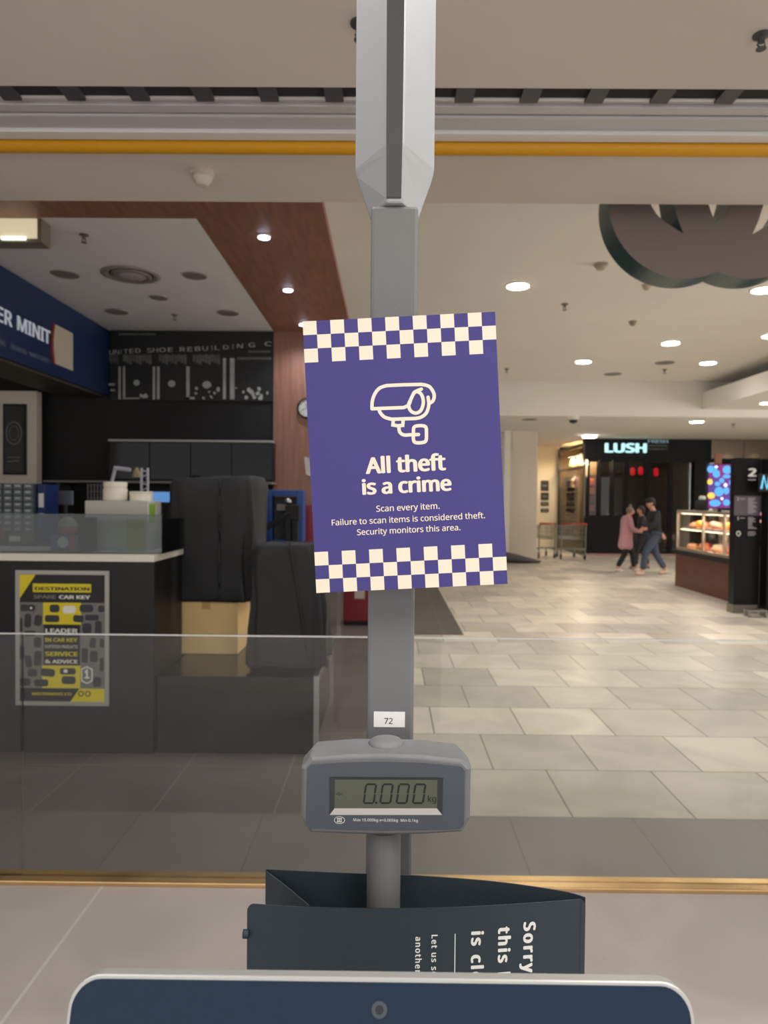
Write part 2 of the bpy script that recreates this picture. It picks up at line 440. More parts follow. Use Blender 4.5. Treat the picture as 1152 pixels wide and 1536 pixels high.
# white return wall, side window, column
yw = 23.0
struct('wall_white_return', MB().box((at(803, 740, yw).x, yw, 0), (at(836, 740, yw).x+.06, yw+.2, ZL)), mat('cream_wall_paint', (244, 230, 200), .6, emit=(255, 226, 180), es=.0))
c0, c1 = at(757, 740, 17.9), at(806, 740, 17.9)
col = struct('wall_column', MB().box((c0.x, 17.9, 0), (c1.x, 18.7, ZL)), M_wallp, bevel=.02)
MB().box((at(768, 660, 17.9).x, 17.888, at(770, 676, 17.9).z), (at(797, 660, 17.9).x, 17.9, at(770, 642, 17.9).z)).build('access_panel', M_wallp, col, bevel=.003)
MB().box((c0.x-.02, 17.86, 0), (c0.x+.12, 17.9, ZL)).build('corner_strip', M_ceil, col)

# ------------------------------------------------------------------ theft notice
YN = .765
M_purple = mat('violet_print', (64, 57, 127), .65, bump=.15, bscale=700, var=.03, scale=150)
nc = at(608, 679.5, YN)
nroll = R(3.3)
MN = facing(nc, nroll)
NW, NH = .2095, .2965
no = thing('notice_board', at(608, 882, YN), 'tilted violet A4 theft warning notice with checkered borders fixed to the grey post', 'notice')
MB().prism([(-NW/2, -NH/2), (NW/2, -NH/2), (NW/2, NH/2), (-NW/2, NH/2)], MN, -.003).build('board', M_purple, no)
sq = NW/14
def checker(y_top, rows):
    mb = MB()
    for r_ in range(3):
        for c in range(14):
            if (c+r_) % 2 == 0 and not (r_ == 1 and False):
                x = -NW/2+c*sq; y = y_top-r_*sq
                mb.add([MN @ Vector(p) for p in ((x, y-sq, .0003), (x+sq, y-sq, .0003), (x+sq, y, .0003), (x, y, .0003))], [(0, 1, 2, 3)])
    return mb
checker(NH/2, 3).build('checker_border', M_ink, no)
checker(-NH/2+3*sq, 3).build('checker_border', M_ink, no)
def npx(cx, cy):                       # from notice-crop pixels to notice coordinates
    ix, iy = 440+cx/3.388, 460+cy/3.388
    u, v = (ix-608)*YN/F, -(iy-679.5)*YN/F
    a = -(nroll-R(.5)); return (u*math.cos(a)-v*math.sin(a), u*math.sin(a)+v*math.cos(a))
N = lambda *pp: [npx(*p) for p in pp]
ic = MB(); sw = 14.5/3.388*YN/F
sw = 17.5/3.388*YN/F
ZI = .0004
def smooth_path(pts, n=6):
    out = []
    P = [Vector(p) for p in pts]
    for i in range(len(P)-1):
        p0, p1, p2, p3 = P[max(i-1, 0)], P[i], P[i+1], P[min(i+2, len(P)-1)]
        for k in range(n):
            t = k/n
            out.append(.5*((2*p1)+(-p0+p2)*t+(2*p0-5*p1+4*p2-p3)*t*t+(-p0+3*p1-3*p2+p3)*t**3))
    out.append(P[-1]); return [(p.x, p.y) for p in out]
hood = smooth_path(N((400, 520), (402, 480), (416, 442), (440, 415), (474, 403)), 5) + smooth_path(N((474, 403), (560, 399), (650, 397)), 2) + smooth_path(N((650, 397), (690, 408), (714, 445), (710, 478), (692, 492)), 5)
stroke(ic, hood, sw, MN, ZI)
stroke(ic, N((400, 520), (480, 517), (560, 514)) + smooth_path(N((560, 514), (586, 500), (600, 465), (618, 436), (650, 421)), 5), sw, MN, ZI)
stroke(ic, smooth_path(N((612, 440), (600, 466), (586, 500), (596, 530), (622, 542), (648, 528), (660, 490), (654, 455), (640, 438), (622, 433), (612, 440)), 5), sw, MN, ZI, closed=True)
stroke(ic, smooth_path(N((684, 462), (688, 500), (676, 540), (650, 562), (622, 569)), 5) + N((622, 569), (500, 573)) + smooth_path(N((500, 573), (464, 562), (442, 540), (434, 518)), 4), sw, MN, ZI)
stroke(ic, N((508, 578), (506, 602), (530, 606), (556, 604), (558, 580)), sw, MN, ZI)
stroke(ic, smooth_path(N((536, 606), (540, 636), (560, 652), (590, 652)), 4) + N((590, 652), (636, 650)), sw, MN, ZI)
stroke(ic, smooth_path(N((610, 640), (612, 616), (626, 607), (658, 606), (674, 616), (676, 650), (674, 680), (660, 690), (626, 692), (611, 680), (610, 640)), 4), sw, MN, ZI, closed=True)
ic.build('camera_icon', M_ink, no)
def ntext(s, cx, cy, wpx, bold, name):
    x, y = npx(cx, cy)
    text(name, s, MN @ Matrix.Translation((x, y, .0004)), M_ink, no, width=wpx/3.388*YN/F, bold=bold)
ntext('All theft', 572, 838, 408, .034, 'heading_lettering')
ntext('is a crime', 578, 943, 455, .034, 'heading_lettering')
ntext('Scan every item.', 583, 1034, 322, .010, 'small_lettering')
ntext('Failure to scan items is considered theft.', 585, 1093, 780, .010, 'small_lettering')
ntext('Security monitors this area.', 587, 1148, 526, .010, 'small_lettering')

# ------------------------------------------------------------------ checkout counter, post with light head
YP = .84
ZC = .78
kc = thing('checkout_counter', (0, .75, 0), 'grey self-checkout counter under the monitor and scale post', 'checkout counter')
MB().box((-.36, .32, .05), (.36, .93, ZC-.03)).build('cabinet', M_darkgrey, kc, bevel=.01)
MB().box((-.38, .30, ZC-.03), (.38, .95, ZC)).build('worktop', M_grey, kc, bevel=.006)
MB().box((-.33, .36, 0), (.33, .90, .05)).build('plinth', M_rubber, kc)
pl, pr = at(553.5, 700, YP).x, at(624, 700, YP).x
zj = at(591, 308, YP).z
po = thing('checkout_post', ((pl+pr)/2, YP+.02, ZC), 'tall grey metal post with a silver light head rising behind the theft notice', 'post')
MB().box((pl, YP, ZC), (pr, YP+.042, zj)).build('column', M_grey, po, bevel=.004)
MB().box((pl+.012, YN+.004, nc.z-.04), (pr-.012, YP, nc.z+.04)).build('notice_clip', M_darkgrey, po)
# light head: faceted prism, flared foot
def headring(z, hw, ridge, back):
    c = at(592, 300, YP).x
    return [Vector((c-hw, back-.012, z)), Vector((c-hw, back, z)), Vector((c+hw, back, z)), Vector((c+hw, back-.012, z)), Vector((c+.0095, ridge, z)), Vector((c-.0095, ridge, z))]
hz = lambda py: at(592, py, YP).z
hb = MB().loft([headring(zj, .0295, YP-.006, YP+.05), headring(hz(300), .0315, YP-.008, YP+.05), headring(hz(241), .0470, YP-.018, YP+.055), headring(hz(228), .0492, YP-.02, YP+.055), headring(hz(-150), .0494, YP-.024, YP+.055), headring(hz(-420), .0494, YP-.024, YP+.055)])
head = hb.build('light_head', M_silver, po, bevel=.0025)
cxh = at(592, 150, YP).x
def slot_y(py): return (YP-.0085 if py > 285 else YP-.0205)
mbs = MB()
mbs.loft([[Vector((cxh-w_, y, z)), Vector((cxh+w_, y, z)), Vector((cxh+w_, y+.004, z)), Vector((cxh-w_, y+.004, z))] for z, y, w_ in
          ((hz(302), YP-.0085, .0085), (hz(300), YP-.0095, .0088), (hz(241), YP-.0195, .0092), (hz(228), YP-.0215, .0094), (hz(-150), YP-.0255, .0105), (hz(-415), YP-.0255, .0108))])
mbs.build('dark_strip', mat('slot_grey', (70, 70, 72), .5), head)
lb = at(584, 1079, YP)
st = MB().box((lb.x-.0188, YP-.0006, lb.z-.0093), (lb.x+.0188, YP, lb.z+.0093)).build('number_sticker', M_printwhite, po)
text('lettering', '72', facing((lb.x-.001, YP-.0009, lb.z-.0052)), M_rubber, st, height=.0104, bold=-.004)

# ------------------------------------------------------------------ scale display
YD = .735
sd = thing('scale_display', (at(576, 1360, .775).x, .775, ZC), 'grey weighing scale display reading zero on a round pole in front of the post', 'scale display')
def dpx(cx, cy, Y=YD): return at(400+cx/3.2, 880+cy/3.2, Y)
def ring(pts, Y, dz=0): 
    out = []
    for p in pts:
        q = dpx(*p); out.append(Vector((q.x, Y, q.z+dz)))
    return out
outline = [(162, 868), (206, 818), (390, 806), (575, 803), (760, 811), (945, 832), (985, 872), (981, 1118), (944, 1184), (750, 1195), (575, 1198), (390, 1194), (205, 1187), (160, 1118)]
cx_, cy_ = 573, 1000
def scl(pts, sx, sy): return [(cx_+(x-cx_)*sx, cy_+(y-cy_)*sy) for x, y in pts]
MB().loft([ring(scl(outline, .955, .925), YD), ring(scl(outline, .992, .985), YD+.003), ring(outline, YD+.009), ring(outline, YD+.030), ring(scl(outline, .96, .95), YD+.054), ring(scl(outline, .80, .80), YD+.064)]).build('housing', M_plastic, sd, bevel=.0015)
# faceplate with a recess for the lcd
inset = [(198, 872), (212, 853), (390, 843), (575, 840), (760, 846), (932, 862), (950, 884), (946, 1142), (928, 1160), (750, 1166), (575, 1168), (390, 1165), (205, 1157), (190, 1140)]
win = [(303, 911), (846, 914), (842, 1092), (303, 1092)]
inn = [(328, 924), (819, 926), (817, 1062), (326, 1062)]
M_face = mat('slate_faceplate', (76, 83, 92), .55, bump=.2, bscale=1500)
fp = MB()
YF0 = YD-.0012
outer = [Vector((dpx(x, y).x, YF0, dpx(x, y).z)) for x, y in inset]
wv = [Vector((dpx(x, y).x, YF0, dpx(x, y).z)) for x, y in win]
# quads bridging inset outline to window
vs_ = outer+wv; no_ = len(outer)
fp.add(vs_, [(0, 1, no_), (1, 2, no_), (2, 3, no_), (3, 4, no_+1, no_), (4, 5, no_+1), (5, 6, no_+1), (6, 7, no_+2, no_+1), (7, 8, no_+2), (8, 9, no_+2), (9, 10, no_+2), (10, 11, no_+3, no_+2), (11, 12, no_+3), (12, 13, no_+3), (13, 0, no_, no_+3)])
plate = fp.build('faceplate', M_face, sd)
iv = [Vector((dpx(x, y).x, YF0+.0008, dpx(x, y).z)) for x, y in inn]
bz = MB()
wv2 = [v+Vector((0, -.0006, 0)) for v in wv]; iv2 = [v+Vector((0, -.0007, 0)) for v in iv]
bz.add(wv2+iv2, [(0, 1, 5, 4), (1, 2, 6, 5), (3, 0, 4, 7)]).build('screen_bezel', mat('bezel_dark', (58, 60, 62), .4), plate)
bz = MB(); bz.add(wv2+iv2, [(2, 3, 7, 6)]).build('lower_bezel', mat('bezel_lit_tone', (214, 212, 206), .3, metal=.3), plate)  # lower slope coloured brighter for the light it catches
lc = MB().add(iv2, [(0, 1, 2, 3)]).build('lcd_screen', mat('lcd_olive', (94, 98, 84), .3), sd)
M_seg = mat('lcd_segment', (32, 38, 36), .5)
sg = MB(); ML = facing((0, YF0-.0002, 0))
def lp(x, y): q = dpx(x, y); return (q.x, q.z)
def seg7(x0, x1, y0, y1):
    sl = 6; ym = (y0+y1)/2; g = 6
    for a, b in (((x0+sl+g, y0), (x1+sl-g, y0)), ((x0+g-sl, y1), (x1-g-sl, y1)), ((x0+sl, y0+g), (x0, ym-g)), ((x1+sl, y0+g), (x1, ym-g)), ((x0, ym+g), (x0-sl, y1-g)), ((x1, ym+g), (x1-sl, y1-g))):
        stroke(sg, [lp(*a), lp(*b)], 8.5/3.2*YD/F, ML, 0)
for x0 in (472, 552, 630, 708): seg7(x0, x0+48, 946, 1036)
stroke(sg, [lp(526, 1034), lp(527, 1034)], 11/3.2*YD/F, ML, 0)
sg.build('digits', M_seg, lc)
p = lp(793, 1030); text('unit_lettering', 'kg', facing((p[0], YF0-.0002, p[1])), M_seg, lc, width=40/3.2*YD/F, height=.0098, bold=-.005)
p = lp(349, 1000); text('zero_lettering', '>0<', facing((p[0], YF0-.0002, p[1])), M_seg, lc, width=34/3.2*YD/F, height=.005)
p = lp(571, 1124); text('lettering', 'Max 15.000kg e=0.005kg  Min 0.1kg', facing((p[0], YF0-.0004, p[1])), M_printwhite, plate, width=312/3.2*YD/F)
p = lp(350, 1117); ov = MB(); MO = facing((p[0], YF0-.0004, p[1]))
stroke(ov, arc(0, 0, 25/3.2*YD/F, 17/3.2*YD/F, 0, 345, 22), .0005, MO, 0, closed=True)
for dx in (-8, 0, 8): stroke(ov, [(dx/3.2*YD/F, -.0019), (dx/3.2*YD/F, .0019)], .0007, MO, 0)
stroke(ov, [(-.0025, .0019), (.0025, .0019)], .0005, MO, 0); stroke(ov, [(-.0025, -.0019), (.0025, -.0019)], .0005, MO, 0)
ov.build('class_mark', M_printwhite, plate)
q = at(579, 1117, YD+.03)
zt = dpx(575, 803).z
MB().lathe([(.0196, -.006), (.0196, .001), (.017, .0042), (.009, .006), (.001, .0065)], (q.x, YD+.034, zt-.001), 32).build('top_cap', M_plastic, sd, smooth=True)
pc = at(575.5, 1300, .775).x
zb = dpx(575, 1198).z
MB().lathe([(.0188, 0), (.0188, zb-ZC+.006)], (pc, .775, ZC), 28).build('pole', M_grey, sd, smooth=False, bevel=.001)
MB().lathe([(.0235, 0), (.0235, .012), (.021, .016)], (pc, .775, zb-.008), 28).build('collar', M_darkgrey, sd)

# ------------------------------------------------------------------ folded closed sign
zs_ = 1.114
def cxy(px, py): d = atz(px, py, zs_); return Vector((d.x, d.y))
fold = [cxy(878, 1348), cxy(800, 1354), cxy(700, 1360), cxy(600, 1362.5), cxy(500, 1361.5), cxy(430, 1359), cxy(371, 1355)]
back = [cxy(878, 1346), cxy(840, 1336), cxy(740, 1322), cxy(620, 1313), cxy(520, 1309.5), cxy(399, 1304)]
cs = thing('folded_sign', (fold[3].x, .775, ZC), 'dark slate card sign folded round the scale pole, its white lettering turned sideways', 'sign')
def sheet(path, z0, z1, t, r0=0, r1=0):
    mb = MB(); P = smooth_path([tuple(p) for p in path], 5); n = len(P)
    tot = 0; ds = [0]
    for a, b in zip(P, P[1:]): tot += math.hypot(b[0]-a[0], b[1]-a[1]); ds.append(tot)
    rows = []
    for i, (x, y) in enumerate(P):
        a, b = P[max(0, i-1)], P[min(n-1, i+1)]
        d = Vector((b[0]-a[0], b[1]-a[1])).normalized(); nx, ny = -d.y*t/2, d.x*t/2
        drop = 0
        for r_, s_ in ((r0, ds[i]), (r1, tot-ds[i])):
            if r_ and s_ < r_: drop = max(drop, r_-math.sqrt(max(0, r_*r_-(r_-s_)**2)))
        rows.append([Vector((x+nx, y+ny, z0)), Vector((x+nx, y+ny, z1-drop)), Vector((x-nx, y-ny, z1-drop)), Vector((x-nx, y-ny, z0))])
    return mb.loft(rows)
def dense_end(path, r):
    a, b = Vector(path[-1]), Vector(path[-2]); d = (b-a).normalized()
    return path[:-1]+[a+d*r*k for k in (1.2, .8, .5, .3, .15, .05)]+[a]
fr_path = dense_end(fold, .008); fr_path = dense_end(fr_path[::-1], .008)[::-1]
front = sheet(fr_path, zs_-.31, zs_, .0012, .008, .008).build('front_panel', M_card, cs)
sheet(dense_end(back, .006), zs_-.31, zs_, .0012, .0, .006).build('back_panel', M_card, cs)
fl0, fl1 = cxy(399, 1305), cxy(464, 1361)
sheet([cxy(399, 1304.5), cxy(432, 1330), cxy(464, 1357)], zs_-.31, zs_-.001, .0012).build('folded_flap', M_card, cs)
MB().lathe([(.0045, 0), (.0045, .006)], (fold[-1].x-.004, fold[-1].y-.002, zs_-.032), 12, axis='X').build('rivet', M_card, cs, smooth=True)
# lettering runs downwards along the front panel, following its bend
FP = smooth_path([tuple(p) for p in fold], 12)
def on_front(x, off=.0012):
    for a, b in zip(FP, FP[1:]):
        if b[0] <= x <= a[0]:
            t = (x-a[0])/(b[0]-a[0]); return a[1]+(b[1]-a[1])*t-off
    return FP[0][1]-off
def down(px, py):
    q = at(px, py, .745)
    def cv(co): return Vector((q.x+co.y, on_front(q.x+co.y)-co.z, q.z-co.x))
    return cv
for s, px, py, hpx, bold in (('Sorry', 787, 1386, 26, .045), ('this lane', 748, 1390, 26, .045), ('is closed', 707, 1394, 26, .045)):
    text('heading_lettering', s, None, M_printwhite, cs, height=hpx*.745/F, bold=bold, align='LEFT', space=1.22, curve=down(px, py))
for s, px, py in (('Let us serve you at', 647, 1396), ('another register', 623, 1398)):
    text('small_lettering', s, None, M_printwhite, cs, height=13*.745/F, bold=.028, align='LEFT', space=1.18, curve=down(px, py))
mb = MB(); q0, q1 = at(682, 1396, .745), at(682, 1520, .745)
mb.add([(q0.x-.0005, on_front(q0.x), q0.z), (q0.x+.0005, on_front(q0.x), q0.z), (q0.x+.0005, on_front(q0.x), q1.z), (q0.x-.0005, on_front(q0.x), q1.z)], [(0, 1, 2, 3)]).build('printed_line', M_printwhite, cs)

# ------------------------------------------------------------------ touch monitor
YT = .47
tl, tr = at(107, 1463, YT), at(1037, 1470, YT)
mw = tr.x-tl.x; mc = (tl+tr)/2; mh = .255; tilt = R(17)
mo = thing('touch_monitor', (mc.x, .50, ZC), 'black touch monitor with rounded corners and slim silver rim below the scale display', 'monitor')
rollm = math.atan2(tr.z-tl.z, mw)*0
MM = Matrix.Translation((mc.x, YT, mc.z)) @ Matrix.Rotation(-tilt, 4, 'X') @ Matrix(((1,0,0,0),(0,0,-1,0),(0,1,0,0),(0,0,0,1)))
def rr2(x0, y0, x1, y1, r): return rrect(x0, y0, x1, y1, r, 8)
MB().prism(rr2(-mw/2, -mh, mw/2, 0, .021), MM, -.013).build('rim', mat('silver_rim', (176, 176, 172), .35, metal=.5), mo, bevel=.001)
scr = MB().prism(rr2(-mw/2+.0028, -mh+.0028, mw/2-.0028, -.0028, .0185), MM, .0006).build('screen_glass', mat('navy_screen_glass', (10, 34, 56), .24, spec=.25), mo)
MB().prism(rr2(-mw/2+.02, -mh+.02, mw/2-.02, -.03, .02), MM @ Matrix.Translation((0, 0, -.013)), -.02).build('rear_cover', M_darkgrey, mo, bevel=.006)
lens = MM @ Matrix.Translation(((571-572)*YT/F, -.0187, .0006))
ln = MB().prism(arc(0, 0, .0052, .0052, 0, 345, 23), lens, .0003).build('camera_window', mat('lens_ring', (58, 66, 74), .3), scr)
MB().prism(arc(0, 0, .0028, .0028, 0, 345, 23), lens, .0006).build('lens', mat('lens_black', (12, 13, 16), .1), ln)
MB().tube([(mc.x, .50, ZC+.012), (mc.x, .50, mc.z-.10)], .02, n=14).box((mc.x-.05, .46, mc.z-.14), (mc.x+.05, .52, mc.z-.06)).build('neck', M_darkgrey, mo)
MB().box((mc.x-.09, .43, ZC), (mc.x+.09, .57, ZC+.014)).build('foot', M_darkgrey, mo, bevel=.004)

# ------------------------------------------------------------------ hanging lobed sign
YW = 3.70
hs = thing('hanging_sign', at(1078, 186, YW), 'big lobed grey sign with dark green sides hanging past the ceiling edge', 'sign')
cu = bpy.data.curves.new('sign_curve', 'CURVE'); cu.dimensions = '2D'; cu.fill_mode = 'BOTH'; cu.extrude = 0
def spl(pts):
    s = cu.splines.new('POLY'); s.points.add(len(pts)-1)
    for p, (x, y) in zip(s.points, pts): p.co = ((x-1078)*YW/F, -(y-301)*YW/F, 0, 1)
    s.use_cyclic_u = True
a0 = math.degrees(math.acos(48/115))
left_l = [(1030+115*math.cos(R(t)), 301+115*math.sin(R(t))) for t in [a0+(360-2*a0)*k/48 for k in range(49)]]
right_l = [(1126-115*math.cos(R(t)), 301+115*math.sin(R(t))) for t in [-a0+(-(360-2*a0))*k/48 for k in range(49)]]
spl(left_l+right_l[1:-1])
hA = [(1027, 350), (1012, 341), (998, 332), (986, 321), (978, 308), (971, 286), (968, 258), (1006, 258), (1008, 285), (1012, 308), (1018, 328)]
spl(hA); spl([(2156-x, y) for x, y in hA])
spl([(1078, 337), (1070, 325), (1064, 309), (1057, 282), (1054, 258), (1102, 258), (1099, 282), (1092, 309), (1086, 325)])
o_ = bpy.data.objects.new('t', cu); C.objects.link(o_)
me = bpy.data.meshes.new_from_object(o_.evaluated_get(bpy.context.evaluated_depsgraph_get()))
bpy.data.objects.remove(o_)
bm = bmesh.new(); bm.from_mesh(me); bmesh.ops.remove_doubles(bm, verts=bm.verts, dist=1e-5)
r_ = bmesh.ops.extrude_face_region(bm, geom=bm.faces[:])
for e in r_['geom']:
    if isinstance(e, bmesh.types.BMVert): e.co.z -= .175
bmesh.ops.recalc_face_normals(bm, faces=bm.faces); bm.normal_update()
me.materials.clear()
for f in bm.faces: f.material_index = 0 if abs(f.normal.z) > .5 else 1
bm.to_mesh(me); bm.free(); me.name = 'letter_body'
wc = at(1078, 301, YW); me.transform(facing(wc, R(0)))
link('sign_body', me, [mat('mauve_grey_panel', (128, 116, 110), .6), mat('dark_green_edge', (44, 76, 74), .3)], hs)
for dx in (-.25, .25):
    MB().tube([(wc.x+dx, YW+.08, wc.z+.36), (wc.x+dx, YW+.08, ZM)], .008).build('hanger', M_darkgrey, hs)

# ------------------------------------------------------------------ kiosk: counter and the things on it
YC = 4.16
xcr = at(231, 840, YC).x; zct = at(200, 832, YC).z; zcu = at(200, 843, YC).z
kt = thing('service_counter', (-2.6, 4.45, 0), 'tall black service counter with a thick cream top in front of the dark kiosk', 'counter')
MB().box((-5.2, YC+.02, 0), (xcr-.005, 4.74, zcu)).build('body', M_black, kt)
MB().box((-5.25, YC, zcu), (xcr, 4.76, zct)).build('worktop', M_white, kt, bevel=.003)
# low glossy plinth
M_gloss = mat('gloss_black', (16, 16, 17), .14)
zpl = .467; xpr = at(478, 1060, 4.2).x
lp_ = thing('low_plinth', (-.9, 4.8, 0), 'low glossy black plinth beside the counter, under the covered machines', 'plinth')
MB().box((xcr+.005, 4.20, 0), (xpr-.03, 5.35, zpl)).box((-1.62, 4.77, 0), (xcr+.005, 5.35, zpl)).build('body', M_gloss, lp_, bevel=.004)
MB().box((xpr-.03, 4.19, 0), (xpr, 4.22, zpl+.012)).build('edge_post', M_steel, lp_)
MB().box((xpr-.03, 4.22, zpl-.05), (xpr-.004, 5.35, zpl+.012)).build('edge_trim', M_darkgrey, lp_)
# carton
M_carton = mat('brown_cardboard', (232, 196, 138), .8, var=.05, scale=3)
cb0, cb1 = at(261, 985, 4.8), at(357, 985, 4.8); zcb = at(300, 903, 4.8).z
ca = thing('cardboard_box', ((cb0.x+cb1.x)/2, 5.0, zpl), 'plain brown cardboard box on the low plinth under a covered machine', 'box')
MB().box((cb0.x, 4.8, zpl+.001), (cb1.x, 5.22, zcb)).build('carton', M_carton, ca, bevel=.004)
MB().box(((cb0.x+cb1.x)/2-.03, 4.7985, zcb-.05), ((cb0.x+cb1.x)/2+.03, 4.7995, zcb)).box(((cb0.x+cb1.x)/2-.03, 4.80, zcb), ((cb0.x+cb1.x)/2+.03, 5.22, zcb+.001)).build('packing_tape', mat('parcel_tape', (196, 152, 92), .35), ca)

# fabric covers
M_cover = mat('black_cover_fabric', (43, 43, 44), .8, bump=.4, bscale=400, var=.06, scale=5)
def cover(name, x0, x1, y0, y1, z0, z1, seed, label, flare=.06, lean=0, topslope=0.0, ragged=0.0):
    rings = []; n = 96
    cx, cy = (x0+x1)/2, (y0+y1)/2; hx, hy = (x1-x0)/2, (y1-y0)/2
    def sup(a, e=.22):
        c_, s_ = math.cos(a), math.sin(a)
        return math.copysign(abs(c_)**e, c_), math.copysign(abs(s_)**e, s_)
    levels = [0, .03, .07, .14, .22, .32, .42, .52, .62, .72, .82, .90, .95, .98, 1.0]
    for t in levels:
        ring_ = []
        for k in range(n):
            a = 2*math.pi*k/n; ux, uy = sup(a)
            g = 1 - flare*(1-t)*0 - .02*math.sin(3.0*t+seed)
            fold = .018*(1-t)**.8*math.sin(9*a+seed+2*t)+.012*noise.noise(Vector((ux*3+seed, uy*3, t*4)))*2
            sh = 1.0 if t < .9 else 1-.10*((t-.9)/.1)**2
            z = z0+(z1-z0)*t
            if t == 0: z += ragged*max(0, noise.noise(Vector((a*2, seed, 1))))+.006*math.sin(7*a)
            if t > .8: z += topslope*ux*.5*(t-.8)/.2 + .012*noise.noise(Vector((ux*2, uy*2+seed, 3)))
            ring_.append(Vector((cx+ux*(hx*g*sh+fold)+lean*(t-.5), cy+uy*(hy*g*sh+fold), z)))
        rings.append(ring_)
    for q, dz in ((.7, .008), (.4, .002), (.12, -.004)):
        ring_ = []
        for k in range(n):
            a = 2*math.pi*k/n; ux, uy = sup(a)
            ring_.append(Vector((cx+ux*hx*.9*q+lean*.5, cy+uy*hy*.9*q, z1+dz+topslope*ux*q*.5+.015*noise.noise(Vector((ux*q*3, uy*q*3+seed, 5))))))
        rings.append(ring_)
    t_ = thing(name, (cx, cy, z0), label, 'machine cover')
    MB().loft(rings).build('fabric_cover', M_cover, t_, smooth=True)
    return t_
k1a, k1b = at(254, 800, 4.8), at(383, 800, 4.8)
c1_ = cover('machine_cover', k1a.x, k1b.x, 4.76, 5.30, zcb+.008, at(300, 716, 4.8).z, 1.3, 'upright black fabric cover over a machine, on top of the cardboard box', topslope=.03)
MB().tube([(k1a.x+.36, 4.735+.01*math.sin(i*1.3), zcb+.02+(.84)*i/12) for i in range(13)], .007, n=6).build('seam', M_cover, c1_, smooth=True)
k2a, k2b = at(372, 900, 4.27), at(486, 900, 4.27)
c2_ = cover('machine_cover', k2a.x, k2b.x, 4.30, 4.70, zpl+.03, at(430, 819, 4.3).z, 4.1, 'wide black fabric cover with a hanging hem, on the low plinth behind the notice', ragged=.02)
MB().tube([(k2a.x+.25+.13*(1-i/12), 4.29, zpl+.04+.77*i/12) for i in range(13)], .008, n=6).build('seam', M_cover, c2_, smooth=True)

# poster on the counter front
YPo = YC+.018
p00, p11 = at(25, 1057, YPo), at(165, 856, YPo)
pw_, ph_ = p11.x-p00.x, p11.z-p00.z
ps = thing('framed_poster', ((p00.x+p11.x)/2, YPo, p00.z), 'black and yellow car key poster in a silver frame on the black counter', 'poster')
fw_ = .026
Mp = facing((p00.x, YPo-.012, p00.z))            # poster plane, origin at its lower left corner
MB().box((p00.x, YPo-.016, p00.z), (p11.x, YPo+.001, p00.z+fw_)).box((p00.x, YPo-.016, p11.z-fw_), (p11.x, YPo+.001, p11.z)).box((p00.x, YPo-.016, p00.z+fw_), (p00.x+fw_, YPo+.001, p11.z-fw_)).box((p11.x-fw_, YPo-.016, p00.z+fw_), (p11.x, YPo+.001, p11.z-fw_)).build('snap_frame', mat('satin_frame', (168, 166, 160), .4, metal=.3), ps, bevel=.002)
MB().box((p00.x+fw_, YPo-.012, p00.z+fw_), (p11.x-fw_, YPo, p11.z-fw_)).build('sheet', mat('poster_black', (26, 26, 26), .5), ps)
def pp(cx, cy): return ((cx-157)/(1005-157)*pw_, (1318-cy)/(1318-95)*ph_)     # from poster-crop pixels
def poly(mb, pts, z, mi=0):
    mb.add([Mp @ Vector((*pp(*p), z)) for p in pts], [tuple(range(len(pts)))], mi); return mb
M_py = mat('poster_yellow', (222, 204, 26), .5); M_pg = mat('poster_grey', (118, 116, 112), .5, var=.08, scale=9); M_pk = mat('poster_key', (52, 52, 56), .5); M_pw = mat('poster_white', (232, 230, 222), .5)
poly(MB(), [(196, 385), (962, 385), (962, 1160), (196, 1160)], .0006).build('printed_band', M_pg, ps)
mb = MB(); poly(mb, [(194, 135), (340, 135), (200, 345), (194, 350)], .0008); poly(mb, [(408, 385), (752, 385), (752, 582), (408, 582)], .0010); poly(mb, [(400, 955), (748, 955), (742, 1158), (400, 1158)], .0010)
poly(mb, [(738, 1160), (964, 1160), (964, 1284), (652, 1284)], .0010); poly(mb, [(315, 215), (842, 215), (842, 292), (315, 292)], .0010); mb.build('printed_yellow', M_py, ps)
poly(MB(), [(414, 582), (742, 582), (742, 948), (414, 948)], .0012).build('printed_panel', mat('poster_black', (26, 26, 26)), ps)
mb = MB()
def blob(cx, cy, hw, hh, rot=0):
    a = R(rot); pts = []
    for x, y in rrect(-hw, -hh, hw, hh, min(hw, hh)*.7, 4): pts.append((cx+x*math.cos(a)-y*math.sin(a), cy+x*math.sin(a)+y*math.cos(a)))
    STROKE_N[0] += 1
    mb.add([Mp @ Vector((*pp(*p), .0016+(STROKE_N[0] % 30)*1e-5)) for p in pts], [tuple(range(len(pts)))])
for b in ((270, 435, 68, 30, 0), (512, 438, 45, 36, 0), (800, 435, 62, 34, 0), (935, 438, 30, 30, 0), (270, 550, 30, 62, 3), (362, 548, 34, 50, 8), (210, 590, 12, 60, 0), (490, 530, 66, 32, 0), (728, 528, 48, 32, 5), (850, 518, 62, 26, 0), (806, 615, 42, 48, 0), (908, 608, 30, 62, 0), (290, 665, 50, 24, 0), (358, 745, 34, 48, 0), (212, 840, 26, 60, 0), (360, 890, 34, 68, 5), (275, 920, 30, 56, -8), (785, 860, 30, 66, 0), (868, 868, 36, 52, 0), (938, 940, 18, 60, 0), (860, 745, 28, 46, 8), (940, 748, 20, 40, 0), (310, 1022, 44, 34, 0), (452, 1018, 64, 36, 5), (632, 1005, 72, 30, 0), (640, 1085, 64, 36, 0), (240, 1105, 54, 34, 0), (392, 1112, 64, 32, 0), (898, 1098, 38, 46, 0)):
    blob(*b)
mb.build('printed_keys', M_pk, ps)
mb = MB(); blob(645, 448, 58, 34, 0); blob(277, 920, 10, 34, -8); blob(862, 748, 9, 30, 8); blob(300, 436, 10, 9)
